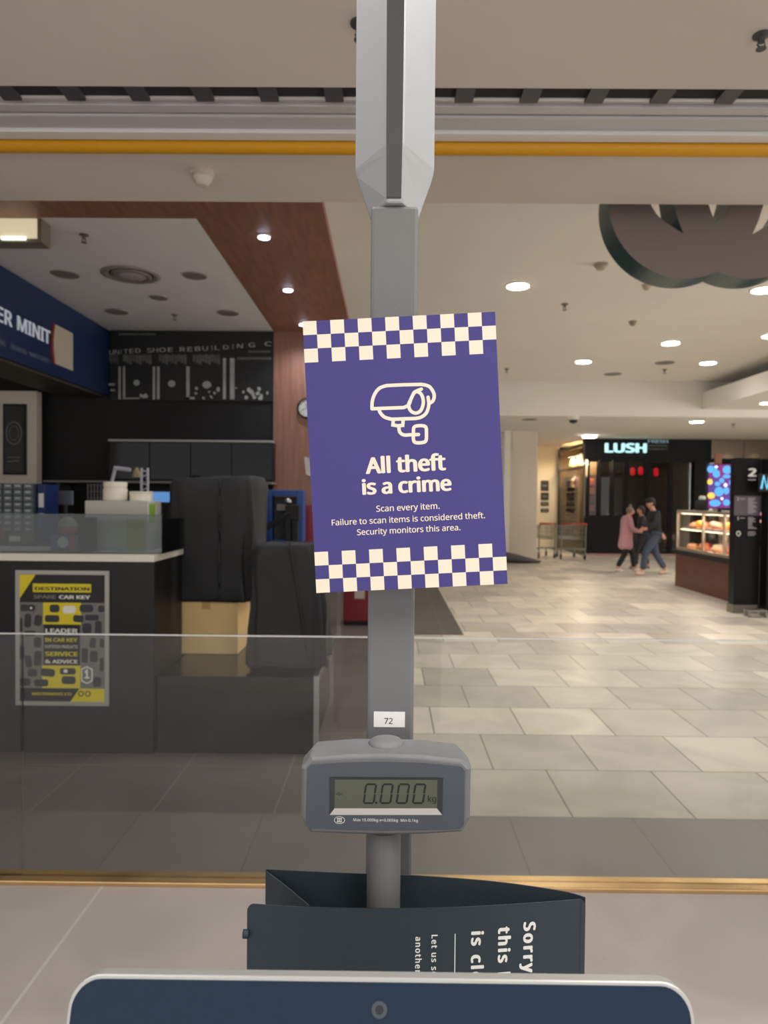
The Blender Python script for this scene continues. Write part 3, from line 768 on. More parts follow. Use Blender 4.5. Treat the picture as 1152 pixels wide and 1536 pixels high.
blob(612, 1003, 18, 16); mb.build('printed_highlights', M_pw, ps)
hx = MB(); stroke(hx, [pp(*p) for p in ((805, 962), (852, 985), (852, 1088), (805, 1112), (758, 1088), (758, 985))], .007, Mp, .0022, closed=True); stroke(hx, [pp(792, 1010), pp(806, 994), pp(806, 1058)], .012, Mp, .0022); stroke(hx, [pp(786, 1062), pp(826, 1062)], .008, Mp, .0022)
hx.build('printed_badge', M_pw, ps)
hx = MB(); stroke(hx, [pp(752+22*math.cos(R(t)), 1206+22*math.sin(R(t))) for t in range(0, 360, 30)], .006, Mp, .0018, closed=True); stroke(hx, [pp(814+22*math.cos(R(t)), 1206+22*math.sin(R(t))) for t in range(0, 360, 30)], .006, Mp, .0018, closed=True)
hx.build('printed_icons', MATS['poster_black'], ps)
def ptext(s, x0, x1, y0, y1, m, bold=.03):
    a, b = pp(x0, y1), pp(x1, y0)
    text('lettering', s, Mp @ Matrix.Translation(((a[0]+b[0])/2, a[1], .0020)), m, ps, width=b[0]-a[0], height=b[1]-a[1], bold=bold)
ptext('DESTINATION', 334, 828, 232, 274, MATS['poster_black'], .035)
ptext('SPARE', 322, 526, 304, 350, M_pg, .035); ptext('CAR KEY', 552, 836, 304, 350, M_pw, .035)
ptext('LEADER', 430, 722, 602, 658, M_pw, .03); ptext('IN CAR KEY', 426, 716, 690, 738, M_py, .02); ptext('CERTIFIED PRODUCTS', 424, 722, 756, 796, M_pw, .0)
ptext('SERVICE', 426, 722, 812, 866, M_py, .03); ptext('& ADVICE', 426, 722, 886, 932, M_pw, .03); ptext('MISTERMINIT.CO', 308, 664, 1188, 1222, M_py, .02)

# glass case on the counter
M_case = glass_mat('case_glass', (208, 214, 212), 1.0)
def onc(px, Y=4.5): return at(px, 800, Y).x
ZT = zct
g0, g1 = at(-60, 800, 4.24).x, at(243, 800, 4.24).x
zg = at(120, 771, 4.24).z
gc = thing('glass_display_case', ((g0+g1)/2, 4.4, ZT), 'low clear glass display case along the cream counter top', 'display case')
MB().box((g0, 4.235, ZT), (g1, 4.242, zg)).build('front_pane', M_case, gc)
MB().box((g0, 4.243, zg-.006), (g1, 4.34, zg)).build('top_pane', M_case, gc)
MB().box((g1-.006, 4.243, ZT), (g1, 4.70, zg-.03)).build('side_pane', M_case, gc)
# metal box with jar and tin on it
yb = 4.46
q0, q1 = at(127, 800, yb), at(222, 800, yb); zbx = at(150, 751, yb).z
mbx = thing('metal_box', ((q0.x+q1.x)/2, 4.55, ZT), 'pale grey metal box on the counter carrying a white jar and a flat tin', 'box')
MB().box((q0.x, yb, ZT), (q1.x, 4.72, zbx)).build('casing', mat('pale_grey_metal', (186, 184, 174), .5), mbx, bevel=.006)
MB().box((at(190, 800, yb).x, yb-.003, ZT+.01), (at(218, 800, yb).x, yb-.0005, ZT+.20)).build('yellow_panel', mat('faded_yellow', (170, 172, 84), .6), mbx)
MB().box((q1.x+.0005, yb+.02, zbx-.14), (q1.x+.004, yb+.12, zbx-.02)).build('green_label', mat('leaf_green_label', (122, 160, 40), .6), mbx)
j = at(172, 752, 4.56); rj = (at(189, 740, 4.56).x-at(154, 740, 4.56).x)/2; hj = at(172, 723, 4.56).z-zbx
jr = thing('plastic_jar', (j.x, 4.57, zbx), 'white plastic jar with a screw lid on the grey metal box', 'jar')
MB().lathe([(rj*.94, 0), (rj, .006), (rj, hj*.62), (rj*.9, hj*.70), (rj*.9, hj*.72)], (j.x, 4.57, zbx), 24).build('jar_body', mat('white_plastic', (232, 224, 208), .4), jr, smooth=True)
MB().lathe([(rj*.97, hj*.72), (rj*.97, hj*.97), (rj*.93, hj)], (j.x, 4.57, zbx), 24).build('lid', MATS['white_plastic'], jr, bevel=.002)
t0, t1 = at(190, 745, 4.56), at(224, 745, 4.56)
tn = thing('flat_tin', ((t0.x+t1.x)/2, 4.56, zbx), 'low white round tin beside the jar on the grey metal box', 'tin')
rt = (t1.x-t0.x)/2; ht = at(205, 737, 4.56).z-zbx
MB().lathe([(rt, 0), (rt, ht*.7)], ((t0.x+t1.x)/2, 4.62, zbx), 28).build('tin_body', MATS['white_plastic'], tn)
MB().lathe([(rt*1.02, ht*.7), (rt*1.02, ht*.96), (rt*.98, ht)], ((t0.x+t1.x)/2, 4.62, zbx), 28).build('lid', mat('cream_lid', (214, 208, 192), .4), tn)
# toys and packets on the counter
a_, b_ = at(75, 830, 4.40), at(116, 830, 4.40)
pk = thing('printed_packet', ((a_.x+b_.x)/2, 4.44, ZT), 'small blue and red printed packet on the counter inside the glass case', 'packet')
MB().box((a_.x, 4.40, ZT), (b_.x, 4.47, at(90, 803, 4.4).z)).build('packet_body', mat('packet_blue', (98, 108, 168), .5), pk, bevel=.004)
mm = MB(); Mq = facing(((a_.x+b_.x)/2, 4.3985, ZT+.055))
mm.add([Mq @ Vector(p) for p in ((.02, -.05, 0), (.078, -.05, 0), (.078, .045, 0), (.035, .045, 0))], [(0, 1, 2, 3)]).build('red_print', mat('packet_red', (176, 84, 84), .5), pk)
mm = MB(); mm.add([Mq @ Vector((.035*math.cos(t*.4)-.004, .035*math.sin(t*.4), .0006)) for t in range(16)], [tuple(range(16))]).build('white_print', MATS['poster_white'], pk)
rc = thing('red_white_tin', (at(100, 803, 4.43).x, 4.437, at(90, 803, 4.4).z), 'round red and pale grey tin on top of the printed packet', 'tin')
rr_ = .058
zc_ = at(100, 786, 4.43).z
ztop_ = at(90, 803, 4.4).z
MB().lathe([(rr_*.6, 0), (rr_, .02), (rr_, .045), (rr_*.98, .05)], (at(101, 803, 4.43).x, 4.437, ztop_), 20).build('tin_body', mat('coral_red', (190, 92, 72), .5), rc, smooth=True)
MB().lathe([(rr_*1.02, .05), (rr_*1.02, .062), (rr_*.8, .095), (rr_*.3, .115)], (at(101, 803, 4.43).x, 4.437, ztop_), 20).build('lid', mat('pale_grey_lid', (168, 160, 160), .4), rc, smooth=True)
kn = thing('dark_divider', (at(128, 800, 4.35).x-.06, 4.36, ZT), 'small black upright stand beside the grey metal box on the counter', 'stand')
MB().box((at(118, 800, 4.36).x, 4.36, ZT), (at(142, 800, 4.36).x, 4.40, at(130, 776, 4.36).z)).build('stand_body', M_rubber, kn, bevel=.004)
pa = MB(); 
for i in range(3):
    x = onc(8+i*22, 4.36); pa.prism([(-.06, -.035), (.055, -.04), (.06, .03), (-.05, .038)], Matrix.Translation((x, 4.33+.012*i, ZT+.0005+.0012*i)) @ Matrix.Rotation(.3*i-.2, 4, 'Z'), .001)
o = pa.build('paper_slips', mat('paper_white', (206, 200, 192), .8), None); props(o, 'loose white paper slips lying on the counter top behind the glass', 'paper', kind='stuff')

# back bench and the things on it
ZB = 1.15
bb = thing('back_bench', (-2.2, 6.4, 0), 'long dark work bench along the black kiosk back wall', 'bench')
MB().box((-5.2, 5.75, .1), (-.86, 6.85, ZB-.04)).build('cabinet', M_black, bb)
MB().box((-5.2, 5.70, ZB-.04), (-.84, 6.86, ZB)).build('bench_top', M_darkgrey, bb)
MB().box((-5.2, 5.82, 0), (-.9, 6.8, .1)).build('plinth', M_rubber, bb)
# drawer organiser
d0, d1 = at(-40, 760, 5.95), at(50, 760, 5.95); zd1 = at(20, 725, 5.95).z; zd0 = at(20, 799, 5.95).z
dr = thing('drawer_organiser', ((d0.x+d1.x)/2, 6.0, ZB), 'blue grey organiser of many small clear drawers standing on the back bench', 'drawer organiser')
MB().box((d0.x, 5.96, ZB), (d1.x, 6.16, zd1)).build('case', mat('slate_blue_case', (66, 76, 88), .5), dr)
nr, ncol = 8, 6
cw = (d1.x-d0.x)/ncol; chh = (zd1-zd0)/nr
M_drw = mat('clear_drawer', (104, 116, 124), .3); M_lab = mat('drawer_label', (196, 200, 200), .6)
for r_ in range(nr):
    for c in range(ncol):
        x = d0.x+c*cw; z = zd0+r_*chh
        dd = MB().box((x+.006, 5.94, z+.005), (x+cw-.006, 5.9595, z+chh-.005)).build('drawer', M_drw, dr)
        MB().box((x+cw*.28, 5.932, z+chh*.45), (x+cw*.78, 5.9395, z+chh*.75)).build('handle', M_lab, dd)
e0, e1 = at(51, 760, 6.0), at(61, 760, 6.0); e0.x = d1.x+.008; e1.x = e0.x+.065
bx = thing('blue_binder', ((e0.x+e1.x)/2, 6.1, ZB), 'tall blue binder standing right against the drawer organiser', 'binder')
MB().box((e0.x+.004, 6.0, ZB), (e1.x, 6.25, at(55, 726, 6.0).z)).build('binder_cover', mat('deep_blue', (26, 50, 110), .5), bx, bevel=.003)
MB().box((e0.x+.012, 5.999, ZB+.3), (e1.x-.008, 6.0, ZB+.42)).build('spine_label', M_printwhite, bx)
e0, e1 = at(18, 810, 5.86), at(45, 810, 5.86)
bw_ = thing('brown_carton', ((e0.x+e1.x)/2, 5.86, ZB), 'small dull brown box in front of the drawer organiser', 'box')
MB().box((e0.x, 5.80, ZB), (e1.x, 5.92, at(30, 800, 5.8).z)).build('carton', mat('dull_brown', (104, 96, 84), .8), bw_, bevel=.003)
MB().box((e0.x+.01, 5.799, ZB+.02), (e1.x-.05, 5.7995, ZB+.06)).build('carton_label', M_printwhite, bw_)
e0, e1 = at(-14, 810, 5.8), at(9, 810, 5.8)
rp_ = thing('red_pouch', ((e0.x+e1.x)/2, 5.80, ZB), 'dark red cloth pouch at the edge of the back bench', 'pouch')
MB().sph(((e0.x+e1.x)/2, 5.80, ZB+.072), (.065, .05, .075), 16, 10).build('pouch_body', mat('dark_red_cloth', (110, 40, 42), .9), rp_, smooth=True)
MB().tube([((e0.x+e1.x)/2-.03, 5.79, ZB+.138), ((e0.x+e1.x)/2, 5.79, ZB+.16), ((e0.x+e1.x)/2+.03, 5.79, ZB+.138)], .006).build('drawstring', M_rubber, rp_)
# shelf with light strip edge
zsf = at(120, 721, 7.0).z
s0, s1 = at(66, 721, 6.9), at(300, 721, 6.9)
sf = thing('wall_shelf', ((s0.x+s1.x)/2, 7.05, zsf), 'thin pale edged shelf on the black back wall', 'shelf')
MB().box((s0.x, 6.88, zsf-.02), (at(408, 721, 6.88).x, YKb, zsf)).build('shelf_board', mat('shelf_grey', (120, 118, 116), .5), sf)
for x in (s0.x+.1, s1.x-.2): MB().box((x, 6.95, zsf-.16), (x+.03, YKb, zsf-.02)).build('bracket', M_darkgrey, sf)
bs = thing('wire_basket', (at(145, 730, 6.7).x, 6.7, ZB), 'grey wire rack standing on the back bench under the shelf', 'rack')
m0, m1 = at(131, 740, 6.66), at(165, 740, 6.66)
mb = MB()
for i in range(8): x = m0.x+(m1.x-m0.x)*i/7; mb.box((x, 6.66, ZB), (x+.006, 6.67, zsf-.04))
for i in range(9): z = ZB+(zsf-.05-ZB)*i/8; mb.box((m0.x, 6.655, z), (m1.x+.006, 6.66, z+.006))
mb.box((m0.x, 6.66, ZB), (m1.x+.006, 6.80, ZB+.006)); mb.build('wire_grid', mat('wire_grey', (130, 130, 130), .5), bs)
e0, e1 = at(87, 745, 6.4), at(109, 745, 6.4)
ct = thing('small_monitor', ((e0.x+e1.x)/2, 6.4, ZB), 'small pale grey screen on a stand on the back bench', 'monitor')
zz0, zz1 = at(90, 757, 6.4).z, at(90, 736, 6.4).z
MB().box((e0.x, 6.39, zz0), (e1.x, 6.42, zz1)).build('screen', mat('pale_screen', (112, 118, 130), .4), ct, bevel=.004)
MB().box(((e0.x+e1.x)/2-.012, 6.395, ZB+.012), ((e0.x+e1.x)/2+.012, 6.415, zz0)).build('stand_post', M_darkgrey, ct)
MB().box(((e0.x+e1.x)/2-.07, 6.33, ZB), ((e0.x+e1.x)/2+.07, 6.47, ZB+.012)).build('stand_foot', M_darkgrey, ct)
# glowing screens
for nm, px0, px1, py0, py1, Y, lab, m in (('computer_screen', 222, 256, 738, 753, 6.3, 'wide blue lit computer screen behind the jar and tin', mat('blue_screen', (40, 70, 110), .3, emit=(90, 150, 215), es=.3)),
                          ('computer_screen', 380, 394, 733, 790, 6.35, 'pale cyan lit screen strip between the fabric cover and blue machine', mat('cyan_screen', (60, 90, 100), .3, emit=(120, 165, 170), es=.2))):
    e0, e1 = at(px0, py1, Y), at(px1, py0, Y)
    s_ = thing(nm, ((e0.x+e1.x)/2, Y, ZB), lab, 'screen')
    MB().box((e0.x, Y, e0.z), (e1.x, Y+.004, e1.z)).build('display', m, s_)
    MB().box((e0.x-.015, Y+.0045, e0.z-.015), (e1.x+.015, Y+.03, e1.z+.015)).build('bezel', M_rubber, s_)
    MB().box(((e0.x+e1.x)/2-.02, Y+.01, ZB+.01), ((e0.x+e1.x)/2+.02, Y+.028, e0.z-.015)).build('stand', M_rubber, s_)
    MB().box(((e0.x+e1.x)/2-.04, Y-.05, ZB), ((e0.x+e1.x)/2+.04, Y+.08, ZB+.01)).build('foot', M_rubber, s_)
# lamp arm and ladder shaped bracket
M_lil = mat('pale_lilac_metal', (190, 188, 200), .4)
YA = 5.85
la = thing('desk_lamp', (at(170, 760, YA).x, YA, ZB), 'white jointed desk lamp rising behind the jar', 'lamp')
b0 = at(168, 722, YA); b1_ = at(173, 702, YA); b2 = at(197, 705, YA)
MB().tube([(b0.x-.03, YA, ZB+.015), b0, b1_], .014, n=10).build('lower_arm', M_lil, la)
MB().tube([b1_+Vector((0, -.02, 0)), b2+Vector((0, -.02, 0))], .018, n=10).build('upper_arm', M_lil, la)
MB().lathe([(.012, .02), (.02, 0), (.034, -.035), (.036, -.06)], b2+Vector((.05, -.02, 0)), 18).build('lamp_shade', mat('brass_shade', (150, 140, 100), .4), la)
MB().lathe([(.08, 0), (.08, .012), (.02, .018)], (b0.x-.03, YA, ZB), 20).build('base', M_darkgrey, la)
ld = thing('ladder_bracket', (at(217, 740, 5.80).x, 5.80, ZB), 'white ladder shaped bracket standing behind the flat tin', 'bracket')
l0, l1 = at(211, 738, 5.8), at(223, 702, 5.8)
mb = MB().box((l0.x, 5.79, ZB), (l0.x+.014, 5.81, l1.z)).box((l1.x-.014, 5.79, ZB), (l1.x, 5.81, l1.z)); mb.build('upright', M_lil, ld)
for k in range(4):
    z = l1.z-.02-k*.055; MB().tube([(l0.x+.014, 5.8, z), (l1.x-.014, 5.8, z+(.02 if k % 2 else -.01))], .006, n=6).build('rung', M_lil, ld)
# blue framed key machine
YM = 6.05
e0, e1 = at(395, 815, YM), at(455, 735, YM)
km = thing('key_machine', ((e0.x+e1.x)/2, YM, ZB), 'machine with a blue square frame and black clamp arms beside the violet notice', 'machine')
M_blu = mat('machine_blue', (28, 66, 132), .4)
MB().box((e0.x, YM, ZB), (e0.x+.07, YM+.2, e1.z)).box((e1.x-.06, YM, ZB+.02), (e1.x, YM+.2, e1.z)).box((e0.x+.07, YM, e1.z-.055), (e1.x-.06, YM+.2, e1.z)).box((e0.x+.07, YM, ZB), (e1.x-.06, YM+.2, ZB+.03)).build('blue_frame', M_blu, km, bevel=.006)
MB().box((e0.x+.075, YM+.12, ZB+.03), (e1.x-.065, YM+.2, e1.z-.06)).build('back_plate', mat('machine_back', (62, 62, 62), .5), km)
MB().tube([at(392, 797, YM-.09), at(428, 772, YM-.09)], .022, n=8).tube([at(428, 772, YM-.08), at(436, 770, YM-.08)], .028, n=8).build('clamp_arm', M_rubber, km)
MB().box((at(430, 815, YM).x, YM-.1, ZB), (at(438, 815, YM).x, YM-.06, at(434, 758, YM).z)).box((at(440, 815, YM).x, YM-.1, ZB), (at(449, 815, YM).x, YM-.05, at(434, 780, YM).z)).box((at(436, 780, YM).x, YM-.105, at(434, 780, YM).z), (at(451, 780, YM).x, YM-.045, at(434, 757, YM).z)).build('vice_body', M_rubber, km, bevel=.005)
MB().sph(at(432, 752, YM-.06), .03, 14, 8).build('chrome_knob', M_steel, km, smooth=True)
MB().box((at(413, 760, YM).x, YM+.07, at(413, 766, YM).z), (at(428, 760, YM).x, YM+.115, at(413, 756, YM).z)).build('grey_jaw', mat('jaw_grey', (150, 140, 130), .5), km)
# red panel cabinet
e0, e1 = at(457, 815, 6.3), at(500, 757, 6.3); e1.x = -.67
rb = thing('red_tool_cabinet', ((e0.x+e1.x)/2, 6.4, 0), 'tall red cabinet partly hidden behind the violet notice', 'cabinet')
M_red = mat('signal_red', (122, 26, 34), .45)
MB().box((-.83, 6.3, .06), (e1.x, 6.7, e1.z)).build('casing', M_red, rb, bevel=.012)
MB().box((-.81, 6.32, 0), (e1.x-.02, 6.68, .06)).build('plinth', M_rubber, rb)
MB().box((e1.x-.05, 6.285, .9), (e1.x-.03, 6.2995, 1.1)).build('handle', M_steel, rb)
e0, e1 = at(514, 935, 8.5), at(585, 880, 8.5)
rf = thing('red_floor_cabinet', ((e0.x+e1.x)/2, 8.6, 0), 'low red cabinet with a pale label on the mall floor behind the grey post', 'cabinet')
MB().box((e0.x, 8.5, .05), (e1.x, 8.8, e1.z+.10)).build('casing', M_red, rf, bevel=.012)
MB().box((e0.x+.01, 8.51, 0), (e1.x-.01, 8.79, .05)).build('plinth', M_rubber, rf)
MB().box((at(532, 890, 8.5).x, 8.495, at(532, 898, 8.5).z), (at(547, 890, 8.5).x, 8.4995, at(532, 876, 8.5).z)).build('pale_label', mat('label_grey', (190, 178, 170), .7), rf)
# steel corner post and floor edge of the kiosk
e0 = at(508, 944, 7.9); fe = thing('steel_corner_guard', (e0.x, 7.9, 0), 'steel corner guard and floor edging at the open side of the kiosk', 'corner guard')
MB().box((e0.x-.02, 7.88, 0), (e0.x+.02, 7.92, 1.3)).build('corner_post', M_steel, fe)
fa = atz(479, 1012, 0)
MB().box((-.03, 0, 0), (.03, (Vector((e0.x, 7.9, 0))-fa).length, .02)).build('floor_edging', M_steel, None)
fo = bpy.data.objects['floor_edging']; fo.location = fa; dvec = Vector((e0.x, 7.9, 0))-fa
fo.data.transform(Matrix.Translation(fa) @ Matrix.Rotation(math.atan2(dvec.y, dvec.x)-math.pi/2, 4, 'Z')); fo.location = (0, 0, 0)
fo.data.transform(wm(fe).inverted()); fo.parent = fe; WORLD[fo.name] = wm(fe)

# back wall: mural, mirror cabinet, clock, papers
mu0, mu1 = at(163, 600, YKb-.02), at(410, 503, YKb-.02)
mu0.x = max(mu0.x, -2.86)
mr = thing('wall_mural', ((mu0.x+mu1.x)/2, YKb-.02, mu0.z), 'black and white photo mural of an old shoe shop front across the back wall', 'mural')
MB().box((mu0.x, YKb-.02, mu0.z), (mu1.x, YKb-.001, ZK)).build('panel', mat('mural_black', (25, 25, 25), .6, var=.25, scale=3), mr)
M_mg = mat('mural_grey', (168, 168, 164), .6, var=.2, scale=6); M_mg2 = mat('mural_dim', (96, 96, 94), .6, var=.35, scale=14)
Mm = facing((0, YKb-.0205, 0))
def mpt(cx, cy): q = at(150+cx/3.6, 490+cy/3.6, YKb-.0205); return (q.x, q.z)
def mrect(mb, x0, y0, x1, y1, z=.001):
    mb.add([Mm @ Vector((*mpt(*p), z)) for p in ((x0, y1), (x1, y1), (x1, y0), (x0, y0))], [(0, 1, 2, 3)])
mb = MB()
for x0, x1 in ((100, 112), (124, 136), (285, 298), (308, 322), (466, 484), (664, 680), (702, 726)): mrect(mb, x0, 170 if x0 > 600 else 215, x1, 392)
for cx, cy, rx, ry in ((198, 303, 17, 16), (387, 308, 20, 18), (577, 314, 24, 20)):
    mb.add([Mm @ Vector((*mpt(cx+rx*math.cos(t*.4), cy+ry*math.sin(t*.4)), .0012)) for t in range(16)], [tuple(range(16))])
for x0, y0, x1, y1 in ((48, 306, 80, 318), (56, 338, 82, 348), (130, 384, 214, 390), (466, 380, 512, 392)): mrect(mb, x0, y0, x1, y1)
rnd = random.Random(3)
for i in range(34):
    x = rnd.choice((rnd.uniform(500, 650), rnd.uniform(735, 925), rnd.uniform(215, 270))); y = rnd.uniform(330 if x > 400 else 368, 388); r_ = rnd.uniform(5, 14)
    mb.add([Mm @ Vector((*mpt(x+r_*math.cos(t*1.05)*rnd.uniform(.6, 1.1), y+r_*math.sin(t*1.05)*rnd.uniform(.6, 1.2)), .0014+i*2e-5)) for t in range(6)], [tuple(range(6))])
mb.build('printed_shopfront', M_mg, mr)
mb = MB()
for x0, x1 in ((50, 100), (124, 280), (318, 470), (500, 650)):
    n = 9
    for k in range(n):
        xa = x0+(x1-x0)*k/n; xb = x0+(x1-x0)*(k+1)/n-2
        mrect(mb, xa, 150+(k % 2)*3, xb, 188+(k % 3)*8, .0009)
mrect(mb, 740, 165, 925, 178, .0009); mrect(mb, 800, 130, 920, 140, .0009); mrect(mb, 100, 36, 300, 46, .0009)
mb.build('printed_awning', M_mg2, mr)
for ch, cx, yb_, hh, ww in [(c, x, y, h, w_) for c, x, y, h, w_ in zip('UNITED SHOE REBUILDING C', (62, 92, 115, 140, 170, 205, 0, 268, 300, 338, 380, 0, 446, 486, 528, 568, 605, 632, 680, 718, 756, 820, 0, 908),
        (150, 149, 147, 146, 143, 141, 0, 140, 138, 137, 136, 0, 134, 133, 131, 129, 127, 126, 123, 120, 116, 110, 0, 104), (34,)*24, (24, 26, 6, 24, 22, 28, 0, 28, 28, 34, 26, 0, 30, 28, 30, 30, 7, 24, 30, 7, 32, 34, 0, 38)) if c != ' ']:
    p = mpt(cx, yb_); a = mpt(cx-ww/2, yb_); b = mpt(cx+ww/2, yb_)
    text('lettering', ch, Mm @ Matrix.Translation((p[0], p[1], .0018)), M_mg, mr, width=b[0]-a[0], height=hh/3.6*YKb/F, bold=.01)
# mirror fronted cabinet
zc0, zc1 = at(300, 721, 7.0).z+.004, at(300, 663, 7.0).z
e0, e1 = at(163, 700, 7.0), at(409, 700, 7.0)
mc_ = thing('mirror_cabinet', ((e0.x+e1.x)/2, 7.1, zc0), 'dark mirror fronted wall cabinet with a bright top trim under the mural', 'cabinet')
MB().box((e0.x, 7.02, zc0), (e1.x, YKb-.001, zc1)).build('cabinet_body', M_black, mc_)
M_mirror = mat('smoked_mirror', (26, 26, 28), .06, metal=.8)
nx = 4
for i in range(nx):
    xa = e0.x+(e1.x-e0.x)*i/nx; xb = e0.x+(e1.x-e0.x)*(i+1)/nx
    MB().box((xa+.006, 7.0, zc0+.01), (xb-.006, 7.019, zc1-.01)).build('mirror_door', M_mirror, mc_)
MB().box((e0.x, 6.985, zc1), (e1.x, 7.1, zc1+.02)).build('top_trim', mat('pale_trim', (170, 168, 164), .4), mc_)
# clock
ck = at(461, 612, YKb-.05); rcx = (at(478, 612, YKb).x-at(447, 612, YKb).x)/2
ckt = thing('wall_clock', (ck.x, YKb-.06, ck.z-rcx), 'round black rimmed wall clock on the wood column beside the notice', 'clock')
MB().lathe([(rcx, 0), (rcx, -.03), (rcx*.88, -.035), (rcx*.86, -.02), (rcx*.86, 0)], (ck.x, YKb-.022, ck.z), 28, axis='Y').build('rim', M_rubber, ckt)
MB().lathe([(rcx*.85, -.018), (rcx*.85, -.022)], (ck.x, YKb-.022, ck.z), 28, axis='Y').build('dial', mat('clock_dial', (205, 205, 198), .5), ckt)
mb = MB(); Mck = facing((ck.x, YKb-.0445, ck.z))
for k in range(12): a = k*math.pi/6; stroke(mb, [(rcx*.68*math.cos(a), rcx*.68*math.sin(a)), (rcx*.78*math.cos(a), rcx*.78*math.sin(a))], .006, Mck, 0)
mb.build('hour_marks', M_rubber, ckt)
mb = MB(); stroke(mb, [(0, 0), (-.02, .045)], .007, Mck, .0005); stroke(mb, [(0, 0), (-.06, -.02)], .005, Mck, .0005); mb.build('hands', M_rubber, ckt)
pp_ = at(459, 700, YKb-.03)
nt_ = thing('pinned_paper', (pp_.x+.02, YKb-.03, pp_.z-.1), 'curled white paper pinned to the wood column below the clock', 'paper')
MB().loft([[Vector((pp_.x-.02+x, YKb-.022-.02*abs(math.sin(x*14)), pp_.z+z)) for x, z in ((0, .1), (.06, .09), (.16, .1), (.16, -.07), (.09, -.1), (.02, -.08))], [Vector((pp_.x-.02+x, YKb-.024-.02*abs(math.sin(x*14)), pp_.z+z)) for x, z in ((0, .1), (.06, .09), (.16, .1), (.16, -.07), (.09, -.1), (.02, -.08))]]).build('sheet', mat('paper_white', (206, 200, 192)), nt_)
MB().sph((pp_.x+.03, YKb-.05, pp_.z+.08), .008, 8, 6).build('pin', M_steel, nt_)
# framed art on the white partition
e0, e1 = at(5, 712, 6.88), at(39, 606, 6.88)
fa_ = thing('framed_picture', ((e0.x+e1.x)/2, 6.88, e0.z), 'tall black framed watch picture on the white kiosk partition', 'picture')
MB().box((e0.x, 6.87, e0.z), (e1.x, 6.899, e1.z)).build('frame', M_rubber, fa_, bevel=.004)
MB().box((e0.x+.02, 6.867, e0.z+.02), (e1.x-.02, 6.8695, e1.z-.02)).build('print', mat('print_dark', (40, 36, 34), .4, var=.5, scale=9), fa_)
mb = MB(); Mf = facing(((e0.x+e1.x)/2, 6.866, (e0.z+e1.z)/2+.06))
stroke(mb, arc(0, 0, .075, .11, 0, 345, 24), .012, Mf, 0, closed=True); stroke(mb, arc(0, 0, .045, .07, 0, 345, 20), .006, Mf, 0, closed=True)
stroke(mb, [(-.06, -.28), (.05, -.27)], .012, Mf, 0); stroke(mb, [(-.06, -.24), (.06, -.235)], .01, Mf, 0)
mb.build('printed_dial', mat('print_grey', (110, 104, 98), .5), fa_)

# blue sign box along the left of the kiosk
XS = -2.88; ZS0 = 2.58
sb = thing('sign_box', (XS-.2, 5.7, ZS0), 'long dark blue illuminated-style fascia sign with white raised letters at upper left', 'sign')
MB().box((XS-.5, YKi+.02, ZS0), (XS, YKb-.001, ZK-.004)).build('fascia', mat('navy_fascia', (19, 43, 84), .4, var=.06, scale=2), sb)
MB().box((XS-.46, YKi+.05, ZS0-.02), (XS-.04, YKb-.03, ZS0)).build('soffit_panel', mat('brown_underside', (66, 60, 50), .6), sb)
MSG = Matrix.Translation((XS, 0, 0)) @ Matrix(((0,0,1,0),(1,0,0,0),(0,1,0,0),(0,0,0,1)))     # local x -> +Y (away), y -> up, z -> +X
def sp_(px, py): q = atx(px, py, XS+.03); return (q.y, q.z)
M_sl = mat('sign_letter_white', (225, 230, 238), .4, emit=(200, 215, 240), es=.06)
a = sp_(29, 512-22); ytop = sp_(33, 466)[1]; ybot = sp_(74, 513)[1]
l_t, r_t = sp_(31, 480)[0], sp_(80, 500)[0]
hgt = sp_(52, 475)[1]-sp_(52, 502)[1]
zb_ = sp_(74, 514)[1]
zt_ = sp_(33, 464)[1]
hgt = zt_-zb_
text('lettering', 'MINIT', MSG @ Matrix.Translation(((l_t+r_t)/2, zb_, .001)), M_sl, sb, width=r_t-l_t, height=hgt, bold=.018, depth=.006)
r_m = sp_(27, 480)[0]; 
lw = (r_t-l_t)*1.22
text('lettering', 'MISTER', MSG @ Matrix.Translation((r_m-.035, zb_, .001)), M_sl, sb, width=lw, height=hgt, bold=.018, depth=.006, align='RIGHT')
zsm = sp_(60, 522)[1]
M_sm = mat('sign_small_text', (120, 128, 150), .6)
for s_, x0, x1 in (('CUTTING', -12, 14), ('ENGRAVING', 22, 45), ('WATCHES', 49, 78)):
    ya, yb2 = sp_(x0, 510)[0], sp_(x1, 520)[0]
    text('small_lettering', s_, MSG @ Matrix.Translation(((ya+yb2)/2, zb_-.165, .002)), M_sm, sb, width=yb2-ya, height=.055, bold=.01)
ya, yb2 = sp_(86, 520)[0], sp_(112, 530)[0]
za, zb2 = sp_(100, 494)[1], sp_(104, 553)[1]
n = 10
pl_ = [(ya+.02*math.sin(math.pi*k/n)*-1.6, zb2+(za-zb2)*k/n) for k in range(n+1)]
MB().prism([(yb2, za), (yb2, zb2)]+pl_, MSG @ Matrix.Translation((0, 0, .001)), .014).build('white_plaque', [mat('plaque_cream', (196, 184, 166), .5)], sb)
MB().prism([(x-.03, z) for x, z in pl_]+[(x-.001, z) for x, z in pl_[::-1]], MSG @ Matrix.Translation((0, 0, .001)), .012).build('orange_edge', mat('plaque_orange', (140, 52, 34), .5), sb)

